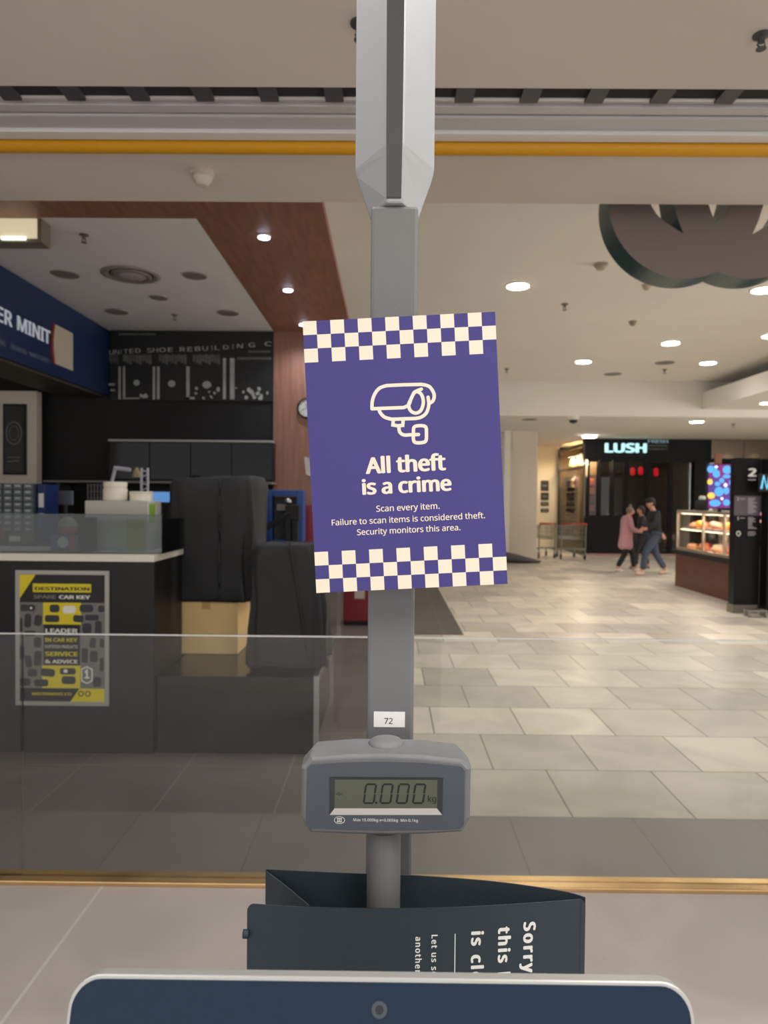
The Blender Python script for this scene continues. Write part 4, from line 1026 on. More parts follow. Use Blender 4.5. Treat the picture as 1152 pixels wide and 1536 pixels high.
# hanging light panel at the kiosk ceiling edge
e0, e1 = at(-90, 362, 4.31), at(62, 334, 4.31); e0.x = -2.80
lx = thing('light_panel', ((e0.x+e1.x)/2, 4.31, ZK), 'pale lit box light hanging under the kiosk ceiling edge', 'light')
MB().box((e0.x, 4.31, e0.z), (e1.x, 4.43, ZK)).build('housing', mat('panel_housing', (120, 110, 96), .5), lx)
MB().box((e0.x+.02, 4.304, e0.z+.02), (e1.x-.025, 4.3095, ZK-.004)).build('diffuser', mat('panel_diffuser', (200, 190, 160), .5, emit=(255, 240, 200), es=.20), lx)
MB().box((at(4, 358, 4.31).x, 4.29, e0.z+.008), (at(40, 358, 4.31).x, 4.303, e0.z+.026)).build('tube', mat('lamp_tube', (255, 255, 240), .5, emit=(240, 255, 235), es=.8), lx)

# ------------------------------------------------------------------ ceiling fittings
M_lamp = mat('lamp_white', (255, 250, 240), .5, emit=(255, 246, 230), es=14)
M_lampb = mat('lamp_blue_white', (240, 246, 255), .5, emit=(214, 228, 255), es=9)
M_ltrim = mat('lamp_trim', (226, 222, 212), .4)
def downlight(px, py, z, r, label, group, m, power, col=(1, .97, .94)):
    c = atz(px, py, z)
    t_ = thing('downlight', (c.x, c.y, z), label, 'ceiling light', group)
    MB().lathe([(r*1.16, 0), (r*1.16, -.008), (r*1.0, -.014), (r*.99, -.004)], (c.x, c.y, z), 28).build('trim_ring', M_ltrim, t_)
    MB().lathe([(r*.98, -.006), (r*.98, -.017), (r*.9, -.019)], (c.x, c.y, z), 28).build('lens', m, t_)
    if power: spot('downlight_beam', (c.x, c.y, z-.06), power, col, 150, r*.9)
    return t_
G1 = 'mall ceiling downlights'
downlight(777, 428, ZM, .125, 'bright round downlight in the mall ceiling nearest the violet notice', G1, M_lamp, 26)
downlight(1145, 434, ZM, .125, 'bright round downlight just below the hanging lobed sign', G1, M_lamp, 55)
downlight(1006, 514, ZM, .13, 'bright round mall downlight in the middle of the group of three, nearest one', G1, M_lamp, 15)
downlight(875, 542, ZM, .13, 'bright round downlight left of the group of three, before the bulkhead', G1, M_lamp, 15)
downlight(1062, 544, ZM, .13, 'bright round downlight beside the lit boxed soffit, before the bulkhead', G1, M_lamp, 15)
downlight(1158, 503, ZM, .13, 'bright round downlight at the photo edge above the lit boxed soffit', G1, M_lamp, 15)
downlight(1045, 632, ZL, .14, 'small round downlight in the low ceiling above the black shopfront', G1, M_lamp, 40)
downlight(1150, 604, 3.46, .11, 'round downlight on the underside of the boxed soffit', G1, M_lamp, 30)
G2 = 'kiosk canopy spotlights'
for (px, py), lab in zip(((396, 353), (432, 433), (455, 485)), ('cool white spotlight nearest the front in the red brown wood canopy', 'middle cool white spotlight in the red brown wood canopy', 'cool white spotlight at the back of the wood canopy, touching the notice corner')):
    downlight(px, py, ZK, .038, lab, G2, M_lampb, 10, (.86, .92, 1))
c = at(884, 654, 18.9)
bl = thing('bar_light', (c.x, 18.9, ZL), 'short bright bar light over the corner of the black shopfront', 'ceiling light')
MB().box((c.x-.17, 18.8, ZL-.02), (c.x+.17, 19.0, ZL)).build('housing', M_ltrim, bl)
MB().box((c.x-.15, 18.79, ZL-.06), (c.x+.15, 18.98, ZL-.0205)).build('tube', M_lamp, bl)
spot('bar_light_beam', (c.x, 18.9, ZL-.12), 22)
c = at(753, 672, 20); wl = thing('wall_light', (c.x, 20, c.z), 'tiny warm globe light beside the beige column', 'light')
MB().sph((c.x, 20, c.z), .055, 14, 10).build('globe', M_lamp, wl, smooth=True)
MB().tube([(c.x, 20, c.z+.05), (c.x, 20, ZL)], .012).build('stem', M_ltrim, wl)

M_sprk = mat('sprinkler_metal', (120, 112, 102), .4, metal=.4)
def sprinkler(px, py, z, s, label, m=M_sprk):
    c = atz(px, py, z)
    t_ = thing('fire_sprinkler', (c.x, c.y, z), label, 'sprinkler', 'ceiling sprinklers')
    MB().lathe([(.03*s, 0), (.03*s, -.006*s), (.012*s, -.012*s), (.010*s, -.03*s)], (c.x, c.y, z), 16).build('cup', m, t_)
    mb = MB()
    for sx in (-1, 1): mb.tube([(c.x+sx*.010*s, c.y, z-.022*s), (c.x+sx*.014*s, c.y, z-.036*s), (c.x+sx*.002*s, c.y, z-.05*s)], .003*s, n=6)
    mb.build('frame_arm', m, t_)
    MB().lathe([(.018*s, -.05*s), (.018*s, -.053*s)], (c.x, c.y, z), 14).build('deflector', m, t_)
sprinkler(540, 34, ZS, 1.0, 'sprinkler in the near soffit half hidden behind the silver light head', M_darkgrey)
sprinkler(1142, 52, ZS, .85, 'dark sprinkler in the near soffit at the upper right', M_darkgrey)
sprinkler(126, 352, ZK+.002, 1.0, 'sprinkler in the kiosk ceiling near the lit box light')
sprinkler(262, 472, ZK+.002, 1.0, 'sprinkler in the kiosk ceiling near the photo mural')
sprinkler(847, 456, ZM, 1.5, 'sprinkler in the mall ceiling below the nearest bright downlight')
sprinkler(760, 553, ZM, 1.5, 'sprinkler in the mall ceiling right beside the notice edge')
sprinkler(997, 554, ZM, 1.5, 'sprinkler in the mall ceiling close to the bulkhead')
sprinkler(1100, 636, ZL, 1.5, 'sprinkler in the low ceiling before the black shopfront')
M_vent = mat('vent_grey', (128, 122, 116), .7)
def vent(px, py, z, r, label):
    c = atz(px, py, z); t_ = thing('ceiling_speaker', (c.x, c.y, z), label, 'ceiling speaker', 'round ceiling grilles')
    MB().lathe([(r, 0), (r, -.004), (r*.95, -.009), (r*.93, -.006)], (c.x, c.y, z), 28).build('bezel', mat('vent_bezel', (150, 144, 138), .6), t_)
    MB().lathe([(r*.92, -.001), (r*.92, -.0065), (r*.5, -.008)], (c.x, c.y, z), 28).build('grille', M_vent, t_)
vent(98, 411, ZK+.002, .105, 'round flush grille in the kiosk ceiling left of the big ring diffuser')
vent(292, 413, ZK+.002, .095, 'round flush grille in the kiosk ceiling beside the wood canopy')
vent(238, 446, ZK+.002, .075, 'smallest round flush grille in the middle of the kiosk ceiling')
vent(175, 467, ZK+.002, .105, 'round flush grille in the kiosk ceiling above the blue sign end')
vent(342, 469, ZK+.002, .10, 'round flush grille in the kiosk ceiling above the mural lettering')
vent(997, 544, ZM, .17, 'flush grey grille among the mall downlights near the bulkhead')
vent(919, 561, ZM, .17, 'flush grey grille at the foot of the bulkhead beyond the left downlight')
vent(794, 629, ZL, .17, 'flush grey grille in the low ceiling over the beige column')
c = atz(197, 412, ZK+.002)
df = thing('ceiling_diffuser', (c.x, c.y, ZK), 'large round ring air diffuser in the kiosk ceiling', 'air vent')
MB().lathe([(.22, 0), (.22, -.006), (.19, -.014), (.165, -.006), (.160, 0)], (c.x, c.y, ZK+.002), 36).build('outer_ring', mat('diffuser_grey', (150, 145, 140), .6), df, smooth=True)
MB().lathe([(.15, 0), (.15, -.012), (.13, -.024), (.115, -.012)], (c.x, c.y, ZK+.002), 36).build('inner_ring', M_vent, df, smooth=True)
MB().lathe([(.11, -.0), (.11, -.014), (.06, -.02)], (c.x, c.y, ZK+.002), 36).build('cone', mat('diffuser_pale', (176, 170, 165), .6), df, smooth=True)
def detector(px, py, z, r, label, tone=(206, 198, 184)):
    c = atz(px, py, z); t_ = thing('smoke_detector', (c.x, c.y, z), label, 'smoke detector', 'smoke detectors')
    m = mat('detector_%d' % tone[0], tone, .6)
    MB().lathe([(r, 0), (r, -.012), (r*.9, -.016)], (c.x, c.y, z), 24).build('base', m, t_)
    MB().lathe([(r*.82, -.016), (r*.86, -.03), (r*.62, -.048), (r*.55, -.058), (r*.4, -.062)], (c.x, c.y, z), 24).build('sensor_head', m, t_, bevel=.001)
detector(304, 258, ZS, .052, 'cream smoke detector on the beige soffit behind the yellow edge')
detector(901, 396, ZM, .075, 'smoke detector on the mall ceiling left of the lobed sign', (176, 166, 140))
detector(970, 427, ZM, .055, 'tiny flat detector on the mall ceiling below the lobed sign edge', (190, 176, 156))
detector(949, 482, ZM, .055, 'tiny flat detector on the mall ceiling between the bright downlights', (150, 138, 122))
c = atz(860, 625, ZL)
cv = thing('dome_camera', (c.x, c.y, ZL), 'white dome security camera under the low ceiling edge', 'camera')
MB().lathe([(.12, 0), (.12, -.05), (.10, -.07)], (c.x, c.y, ZL), 24).build('housing', M_ltrim, cv)
MB().lathe([(.09, -.07), (.085, -.10), (.06, -.13), (.02, -.145)], (c.x, c.y, ZL), 24).build('dome', mat('smoked_dome', (40, 38, 36), .1), cv, smooth=True)

# ------------------------------------------------------------------ far shopfront
ls = thing('shop_sign_letters', (at(940, 680, YL).x, YL, at(940, 680, YL).z), 'glowing pale cyan shop name with small dim lettering beside it on the black fascia', 'sign')
YLs = YL-.09
a, b = at(908, 678, YLs), at(971, 659, YLs)
M_cy = mat('cyan_glow', (190, 240, 245), .5, emit=(175, 238, 246), es=.42)
text('shop_name', 'LUSH', facing(((a.x+b.x)/2, YLs+.06, a.z)), M_cy, ls, width=b.x-a.x, height=b.z-a.z, bold=.035, depth=.03)
M_cy2 = mat('dim_cyan', (110, 130, 135), .5, emit=(130, 165, 175), es=.16)
for s_, x0, x1, y0, y1, m in (('FRESH', 973, 1003, 657, 664, M_cy2), ('HANDMADE', 973, 1002, 666, 669.5, mat('grey_letter', (120, 120, 120), .6)), ('COSMETICS', 973, 1002, 671, 674.5, MATS.get('grey_letter'))):
    a, b = at(x0, y1, YLs), at(x1, y0, YLs)
    text('tagline', s_, facing(((a.x+b.x)/2, YLs+.06, a.z)), m or MATS['grey_letter'], ls, width=b.x-a.x, height=b.z-a.z, bold=.015, depth=.03)
M_rg = mat('red_glow', (200, 20, 40), .5, emit=(255, 20, 50), es=.45)
for px, py, lab in ((949, 707, 'leftmost of three red glowing lanterns inside the dark shop'), (961, 706, 'middle one of three red glowing lanterns inside the dark shop'), (984, 708, 'rightmost red glowing lantern inside the dark shop, set apart from the other two')):
    c = at(px, py, 20.8)
    t_ = thing('red_lantern', (c.x, 20.8, c.z-.12), lab, 'lantern', 'red lanterns in the dark shop')
    MB().lathe([(.03, -.12), (.065, -.09), (.07, 0), (.06, .09), (.03, .12)], (c.x, 20.8, c.z), 16).build('shade', M_rg, t_, smooth=True)
    MB().tube([(c.x, 20.8, c.z+.12), (c.x, 20.8, ZL)], .006).build('cord', M_rubber, t_)
# lit orange display tower behind the glass
c0 = at(880, 780, 20.3); c1 = at(892, 716, 20.3)
dt = thing('display_tower', ((c0.x+c1.x)/2, 20.3, 0), 'narrow dark display tower behind the shop glass at the left end', 'display stand')
MB().box((c0.x, 20.34, 0), (c1.x, 20.5, c1.z)).build('back_board', M_rubber, dt)
MB().box((c0.x, 20.2, 0), (c1.x, 20.34, c0.z)).build('plinth', M_rubber, dt)
zs = [c0.z+(c1.z-c0.z)*k/5 for k in range(6)]
for k in range(5):
    MB().box((c0.x, 20.2, zs[k]-.01), (c1.x, 20.34, zs[k]+.005)).build('shelf', M_darkgrey, dt)
OR = [(232, 120, 60), (236, 110, 80), (150, 100, 80), (230, 124, 72), (240, 120, 60)]
for k in range(5):
    m = mat('orange_pack_%d' % k, OR[k], .5, emit=OR[k], es=.0)
    o = MB().box((c0.x+.02, 20.21, zs[k]+.006), (c1.x-.02, 20.32, zs[k]+.20)).build('gift_box', m, None, bevel=.02)
    props(o, ('orange gift box on the %s shelf of the narrow display tower' % ('bottom', 'second lowest', 'middle', 'second highest', 'top')[k]), 'gift box', 'orange gift boxes in the display tower')
area('display_light', (c0.x-.1, 20.05, 2.6), (.3, .1), 9, (1, .8, .6), (R(-25), 0, 0))

# side window with a lit display
YW0, YW1 = YL+.05, 22.9
zwt = ZL-.12
MW = struct('window_12', MB().box((xl-.03, YW0, 0), (xl+.03, YW0+.08, zwt)).box((xl-.03, YW1-.08, 0), (xl+.03, YW1, zwt)).box((xl-.03, YW0+.08, zwt-.1), (xl+.03, YW1-.08, zwt)).box((xl-.03, YW0+.08, 0), (xl+.03, YW1-.08, .35)).box((xl-.02, YW0+.08, 2.45), (xl+.02, YW1-.08, 2.52)), mat('bronze_frame', (92, 84, 70), .4))
MB().box((xl-.006, YW0+.08, .35), (xl+.006, YW1-.08, zwt-.1)).build('glass_pane', glass_mat('corner_window_glass', (225, 220, 212), .35), MW)
struct('wall_window_back', MB().box((xl+.62, 20.75, 0), (xl+.68, YW1, zwt)).box((xl+.04, YW1-.02, .35), (xl+.62, YW1, zwt)), mat('window_back', (120, 96, 70), .7))
SU = thing('shelf_unit', (xl+.33, 21.8, 0), 'pale open shelf unit full of small colourful goods behind the corner window', 'shelf unit')
MB().box((xl+.05, 20.72, 0), (xl+.61, 20.745, 2.3)).build('side_panel', mat('pale_shelf', (170, 150, 120), .6), SU)
for z in (.34, .95, 1.45, 1.95):
    MB().box((xl+.05, 20.746, z-.02), (xl+.61, YW1-.03, z)).build('display_shelf', mat('pale_shelf', (170, 150, 120), .6), SU)
area('window_light', (xl+.3, 21.4, 2.9), (.4, 2.0), 62, (1, .86, .68))
COLS = [(150, 96, 150), (200, 120, 110), (110, 130, 170), (214, 150, 90), (230, 210, 180), (120, 90, 60), (190, 100, 140), (150, 180, 150), (60, 60, 70), (200, 170, 120)]
rnd = random.Random(5)
SHN = {.34: 'lowest', .95: 'second', 1.45: 'third', 1.95: 'top'}
DEPTHN = ('at the near end', 'left of centre', 'right of centre', 'at the far end')
COLN = ('violet', 'coral', 'slate blue', 'orange', 'cream', 'brown', 'magenta', 'sage green', 'charcoal', 'tan')
k = 0
for z in (.34, .95, 1.45, 1.95):
    for i in range(4):
        y = 20.98+i*.52; ci = (k*3+i) % 10; m = mat('product_%d' % ci, COLS[ci], .5)
        r_ = rnd.uniform(.12, .18); h_ = rnd.uniform(.26, .42)
        shape = k % 3
        nm, cat_ = (('product_tub', 'tub'), ('soap_bar', 'soap'), ('gift_bag', 'gift bag'))[shape]
        t_ = thing(nm, (xl+.3, y, z), '%s %s on the %s shelf of the corner window, %s' % (COLN[ci], nm.replace('_', ' '), SHN[z], DEPTHN[i]), cat_)
        if shape == 0:
            MB().lathe([(r_*.85, 0), (r_, .02), (r_, h_*.7)], (xl+.3, y, z+.002), 16).build('tub_body', m, t_)
            MB().lathe([(r_*1.04, h_*.7), (r_*1.04, h_*.82), (r_*.9, h_*.86)], (xl+.3, y, z), 16).build('lid', mat('tub_lid', (40, 40, 42), .5), t_)
        elif shape == 1:
            MB().box((xl+.16, y-r_, z+.002), (xl+.42, y+r_, z+h_*.75)).build('block', m, t_, bevel=.05)
            MB().box((xl+.158, y-r_*1.01, z+h_*.25), (xl+.422, y+r_*1.01, z+h_*.45)).build('paper_band', mat('tub_lid', (40, 40, 42)), t_)
        else:
            MB().loft([[Vector((xl+.3+sx*.09*q, y+sy*r_*q, z+zz+.001)) for sx, sy in ((-1, -1), (1, -1), (1, 1), (-1, 1))] for zz, q in ((.001, 1), (h_*.8, 1.05), (h_, .6))]).build('bag_body', m, t_)
            MB().tube([(xl+.3, y-.05, z+h_), (xl+.3, y-.04, z+h_+.09), (xl+.3, y+.04, z+h_+.09), (xl+.3, y+.05, z+h_)], .008).build('handle', M_ltrim, t_)
        k += 1
# pendant lamps in the window head
for i, y in enumerate((20.95, 21.6, 22.3)):
    t_ = thing('pendant_lamp', (xl+.3, y, 2.72), ('warm cone lamp hung nearest the shop corner in the window head', 'warm cone lamp hung in the middle of the window head', 'warm cone lamp hung furthest back in the window head')[i], 'lamp', 'lamps in the corner window')
    MB().lathe([(.02, .26), (.05, .24), (.13, .02), (.13, 0)], (xl+.3, y, 2.62), 20).build('lamp_shade', mat('warm_shade', (230, 210, 150), .5, emit=(255, 225, 150), es=.22), t_, smooth=True)
    MB().tube([(xl+.3, y, 2.88), (xl+.3, y, ZL)], .008).build('cord', M_rubber, t_)
# four small dark notices on the cream wall
for i, (y0, y1) in enumerate(((721, 736), (739, 750), (753, 758.5), (763, 768))):
    a, b = at(811, y1, yw-.01), at(823, y0, yw-.01)
    t_ = thing('wall_plaque', ((a.x+b.x)/2, yw-.02, a.z), ('topmost square dark plaque on the cream wall beside the column', 'second square dark plaque down on the cream wall', 'upper of the two thin dark plaques on the cream wall', 'lowest thin dark plaque on the cream wall')[i], 'plaque', 'dark plaques on the cream wall')
    MB().box((a.x, yw-.02, a.z), (b.x, yw-.001, b.z)).build('plate', mat('plaque_dark', (62, 60, 56), .5), t_)
    MB().box((a.x+.05, yw-.022, (a.z+b.z)/2-.02), (b.x-.05, yw-.0203, (a.z+b.z)/2+.02)).build('symbol', mat('plaque_light', (150, 146, 136), .5), t_)
spot('wall_wash', (4.9, 22.2, 3.2), 18, (1, .9, .74), 120, .05)
for x in (at(1090, 680, YL).x, at(1130, 680, YL).x): spot('bulkhead_spot', (x, YL-.28, ZL-.03), 45, (1, .84, .6), 70, .02)
spot('soffit_wash', (at(1100, 560, 11.5).x-.5, 12.2, 3.93), 14, (1, .93, .86), 110, .05)

# dark mat / sack at the foot of the column
a, b = at(750, 843, 17.2), at(810, 823, 17.2)
sk = thing('floor_sack', ((a.x+b.x)/2, 17.3, 0), 'low purplish grey sack lying on the floor at the foot of the beige column', 'sack')
mb = MB(); rings = []
for i in range(13):
    t = i/12; x = a.x-.35+(b.x-a.x+.35)*t
    hh = .34*(1-t)**.7*(1-.3*t)+.05 if t > .1 else .30+.8*t*.1; wd = .30*math.sin(math.pi*min(.95, max(.06, t*.9+.05)))**.5
    rings.append([Vector((x, 17.3+wd*math.cos(k*math.pi/6), max(.002, hh/2+hh/2*math.sin(k*math.pi/6))+.008*noise.noise(Vector((t*6, k, 2))))) for k in range(12)])
mb.loft(rings).build('cloth', mat('purple_grey_cloth', (88, 80, 84), .9, var=.1, scale=8), sk, smooth=True)
MB().tube([(b.x-.03, 17.3, .04), (b.x+.02, 17.28, .05), (b.x+.04, 17.31, .03)], .012).build('tie_cord', M_rubber, sk)

# trolleys
M_chrome = mat('trolley_chrome', (150, 148, 142), .3, metal=.8)
M_hand = mat('trolley_red', (178, 66, 48), .5)
def trolley(px0, px1, py, Y, label, rz=0):
    a, b = at(px0, py, Y), at(px1, py, Y); wd = b.x-a.x; hx = wd/2; cx = (a.x+b.x)/2
    t_ = thing('shopping_trolley', (cx, Y, 0), label, 'shopping trolley', 'parked shopping trolleys')
    hz_ = .93; L = .8
    def P(x, y, z): return Vector((cx+x, Y+y, z))
    mb = MB()
    # wire basket
    for i in range(9):
        x = -hx*.9+hx*1.8*i/8
        mb.tube([P(x, 0, hz_-.06), P(x, .02, .52), P(x*.8, L, .56), P(x*.8, L+.02, .86)], .006, n=5)
    for i in range(7):
        y = L*i/6; q = 1-.2*i/6; zt = hz_-.06-.03*i/6; zb = .52+.04*i/6
        mb.tube([P(-hx*.92*q, y, zt), P(-hx*.9*q, y, zb), P(hx*.9*q, y, zb), P(hx*.92*q, y, zt)], .006, n=5)
    for z in (.60, .70, .80): mb.tube([P(-hx*.9, 0, z), P(hx*.9, 0, z)], .005, n=5); mb.tube([P(-hx*.75, L, z), P(hx*.75, L, z)], .005, n=5); mb.tube([P(-hx*.9, 0, z), P(-hx*.75, L, z)], .005, n=5); mb.tube([P(hx*.9, 0, z), P(hx*.75, L, z)], .005, n=5)
    mb.tube([P(-hx*.92, 0, hz_-.06), P(-hx*.76, L, .86), P(hx*.76, L, .86), P(hx*.92, 0, hz_-.06)], .012, n=6)
    mb.build('wire_basket', M_chrome, t_)
    MB().tube([P(-hx, -.06, hz_), P(hx, -.06, hz_)], .024, n=10).build('handle', M_hand, t_, smooth=True)
    for sx in (-1, 1):
        MB().tube([P(sx*hx*.95, -.06, hz_), P(sx*hx*.95, .0, .80), P(sx*hx*.95, .04, .22), P(sx*hx*.95, .05, .13)], .018, n=8).build('upright', M_chrome, t_)
        MB().tube([P(sx*hx*.95, .04, .24), P(sx*hx*.70, L, .24), P(sx*hx*.70, L, .13)], .018, n=8).build('base_rail', M_chrome, t_)
        for xx, yy in ((sx*hx*.95, .05), (sx*hx*.70, L)):
            wv_ = MB().lathe([(.066, -.016), (.07, -.01), (.07, .01), (.066, .016)], P(xx, yy+.02, .07), 18, axis='X').build('wheel', M_rubber, t_)
            MB().box(tuple(P(xx-.026, yy-.015, .06)), tuple(P(xx-.018, yy+.035, .15))).box(tuple(P(xx+.018, yy-.015, .06)), tuple(P(xx+.026, yy+.035, .15))).build('caster_fork', M_chrome, wv_)
    MB().box(tuple(P(-hx*.9, .04, .26)), tuple(P(hx*.9, .07, .30))).build('rear_crossbar', M_chrome, t_)
    return t_
trolley(808, 833, 840, 18.6, 'grey wire shopping trolley parked against the beige column')
trolley(841, 879, 840, 18.3, 'wider grey wire shopping trolley with a red handle, nearest the black shopfront')

# ------------------------------------------------------------------ food counter on the right
fx0 = 5.02; 
A = atz(1006, 878, 0); B = atz(1099, 902, 0)
fx = (A.x+B.x)/2; fy1 = A.y; fy0 = 10.3
zfb = at(1006, 824, A.y).z; zft = at(1012, 765, A.y).z
fx1 = fx+1.1
fc = thing('food_counter', (fx+.5, (fy0+fy1)/2, 0), 'brown wood panelled food counter with a lit glass pastry case on top', 'food counter')
MB().box((fx, fy0, .0), (fx1, fy1, zfb-.08)).build('wood_base', mat('mahogany_panel', (96, 52, 40), .4, var=.2, scale=2, stretch=(1, 1, 6)), fc)
MB().box((fx-.02, fy0-.02, zfb-.08), (fx1, fy1+.02, zfb)).build('dark_band', M_rubber, fc)
M_fcase = glass_mat('pastry_case_glass', (238, 236, 230), .8)
MB().box((fx+.01, fy0, zfb), (fx+.018, fy1-.03, zft-.05)).build('front_glass', M_fcase, fc)
MB().box((fx+.02, fy1-.04, zfb), (fx1-.1, fy1-.032, zft-.05)).build('end_glass', M_fcase, fc)
M_fr = mat('case_frame', (178, 166, 150), .35, metal=.5)
MB().box((fx, fy0, zft-.05), (fx1-.1, fy1-.02, zft)).build('case_top', M_fr, fc, bevel=.006)
for y in (fy0+.02, fy0+.75, fy0+1.5, fy1-.06): MB().box((fx-.004, y, zfb), (fx+.03, y+.03, zft-.05)).build('upright', M_fr, fc)
MB().box((fx, fy0, zfb), (fx+.03, fy1-.02, zfb+.05)).build('bottom_rail', M_fr, fc)
zm = zfb+.40
MB().box((fx+.06, fy0+.05, zm-.012), (fx+.7, fy1-.08, zm)).build('glass_shelf', mat('steel_shelf', (150, 146, 140), .3, metal=.5), fc)
MB().box((fx+.75, fy0+.05, zfb), (fx+.8, fy1-.06, zft-.06)).build('rear_panel', mat('case_back', (196, 180, 166), .6), fc)
for zz in (zft-.054, zm-.016): MB().box((fx+.05, fy0+.1, zz-.012), (fx+.075, fy1-.1, zz)).build('light_strip', mat('case_strip', (255, 250, 240), .5, emit=(255, 240, 215), es=6), fc)
area('case_light', (fx+.2, (fy0+fy1)/2, zft-.075), (.06, fy1-fy0-.2), 26, (1, .9, .82))
area('case_light', (fx+.2, (fy0+fy1)/2, zm-.035), (.06, fy1-fy0-.2), 18, (1, .9, .82))
BUN = [((214, 150, 110), 'golden'), ((226, 176, 150), 'pink iced'), ((236, 206, 170), 'pale'), ((190, 110, 70), 'dark baked'), ((230, 160, 60), 'orange glazed'), ((214, 90, 80), 'red iced')]
M_tray = mat('tray_white', (232, 222, 216), .4)
for row, z in enumerate((zfb, zm)):
    for i, (ya, yb_) in enumerate(((fy0+.06, fy0+.74), (fy0+.79, fy0+1.49), (fy0+1.54, fy1-.10))):
        t_ = MB().box((fx+.075, ya, z+.0005), (fx+.62, yb_, z+.012)).box((fx+.065, ya, z+.0005), (fx+.075, yb_, z+.022)).build('serving_tray', M_tray, None)
        props(t_, 'white serving tray on the case %s, %s' % (('floor', 'upper shelf')[row], ('bay next to the directory pillar', 'middle bay', 'bay by the walkers')[i]), 'tray', 'trays in the pastry case')
k = 0
bays = ('next to the directory pillar', 'second bay from the pillar', 'middle of the case', 'towards the walkers', 'far end by the walkers')
for row, z in enumerate((zfb+.0165, zm+.0165)):
    for i in range(20):
        y = fy1-.26-i*.25
        if y < fy0+.15: break
        for dx in ((.22,) if i % 2 else (.18, .42)):
            (col_, cn) = BUN[(k*5+row*2) % 6]
            r_ = .095
            where = bays[min(4, max(0, int((y-fy0)/(fy1-fy0)*5)))]
            t_ = MB()
            sh_ = k % 3
            if sh_ == 0: t_.sph((fx+dx, y, z+.055), (r_*.9, r_, .055), 14, 8)
            elif sh_ == 1: t_.lathe([(r_*.6, 0), (r_*.75, .05), (r_*.95, .065), (r_*.9, .10), (r_*.5, .125), (.01, .13)], (fx+dx, y, z), 14)
            else: t_.tube([(fx+dx-.03, y-.09, z+.035), (fx+dx+.015, y-.05, z+.045), (fx+dx+.02, y, z+.05), (fx+dx+.015, y+.05, z+.045), (fx+dx-.03, y+.09, z+.035)], [.014, .036, .045, .036, .014], n=10)
            nm = ('bread_bun', 'muffin', 'croissant')[sh_]
            o = t_.build(nm, mat('pastry_%s' % cn.replace(' ', '_'), col_, .7, var=.15, scale=20), None, smooth=True)
            props(o, '%s %s on the case %s, %s%s' % (cn, nm.replace('_', ' '), ('floor', 'upper shelf')[row], where, ', back row' if dx > .3 else ''), nm.split('_')[-1], 'pastries on the %s of the glass case' % ('floor', 'upper shelf')[row])
            k += 1
# bottle and canister on the case
c = at(1047, 765, 12.4); t_ = thing('black_flask', (fx+.25, 12.4, zft), 'squat black flask with a pale lid standing on the pastry case', 'flask')
MB().lathe([(.10, 0), (.11, .02), (.11, .16), (.07, .20)], (fx+.25, 12.4, zft), 18).build('flask_body', M_rubber, t_, smooth=True)
MB().lathe([(.055, .20), (.055, .25), (.02, .26)], (fx+.25, 12.4, zft), 18).build('lid', M_ltrim, t_)
t_ = thing('grey_bottle', (fx+.35, 12.05, zft), 'pale grey bottle standing on the pastry case beside the black flask', 'bottle')
MB().lathe([(.07, 0), (.075, .02), (.075, .13), (.03, .19), (.028, .24)], (fx+.35, 12.05, zft), 18).build('bottle_body', mat('pale_grey_plastic', (170, 166, 158), .5), t_, smooth=True)
MB().lathe([(.032, .24), (.032, .265)], (fx+.35, 12.05, zft), 14).build('cap', M_ltrim, t_)
# digital screen on a pole
ysn = 11.0
a, b = at(1060.5, 763, ysn), at(1112, 696, ysn)
sn = thing('digital_screen', ((a.x+b.x)/2, ysn, zft), 'bright blue and magenta advertising screen standing on the pastry case', 'screen')
MB().box((a.x, ysn, a.z), (b.x, ysn+.05, b.z)).build('housing', M_rubber, sn)
m = bpy.data.materials.new('screen_picture'); m.use_nodes = True; nt = m.node_tree; bs_ = nt.nodes['Principled BSDF']
tc = nt.nodes.new('ShaderNodeTexCoord'); nz = nt.nodes.new('ShaderNodeTexNoise'); nz.inputs['Scale'].default_value = 2.2; rp = nt.nodes.new('ShaderNodeValToRGB')
nt.links.new(tc.outputs['Object'], nz.inputs['Vector']); nt.links.new(nz.outputs[0], rp.inputs[0])
rp.color_ramp.elements[0].color = rgb(150, 40, 130); rp.color_ramp.elements[1].color = rgb(60, 70, 180); rp.color_ramp.elements[0].position = .4; rp.color_ramp.elements[1].position = .6
nt.links.new(rp.outputs[0], bs_.inputs['Emission Color']); bs_.inputs['Emission Strength'].default_value = .36; bs_.inputs['Base Color'].default_value = (.01, .01, .01, 1); bs_.inputs['Roughness'].default_value = .2
MB().box((a.x+.012, ysn-.003, a.z+.012), (b.x-.012, ysn-.0005, b.z-.012)).build('picture', m, sn)
Ms = facing((0, ysn-.0035, 0))
def spt(cx, cy): q = at(1000+cx/5.908, 670+cy/5.908, ysn-.0035); return (q.x, q.z)
def dots(name, lst, m):
    mb = MB()
    for i, (cx, cy, rx, ry) in enumerate(lst):
        mb.add([Ms @ Vector((*spt(cx+rx*math.cos(t*.314), cy+ry*math.sin(t*.314)), .0005+i*6e-5)) for t in range(20)], [tuple(range(20))])
    o = mb.build(name, m, sn); return o
dots('printed_orbs', [(390, 200, 32, 32), (440, 240, 32, 34), (430, 190, 20, 18), (536, 205, 40, 36), (532, 264, 36, 16), (464, 398, 40, 42), (528, 390, 26, 32), (428, 500, 50, 30), (530, 495, 30, 28), (488, 300, 22, 22), (570, 320, 18, 28), (450, 330, 24, 20)], mat('orb_blue', (60, 130, 220), .4, emit=(90, 170, 245), es=.42))
dots('printed_stars', [(384, 312, 24, 26), (394, 434, 34, 28)], mat('orb_yellow', (220, 190, 90), .4, emit=(240, 200, 90), es=.38))
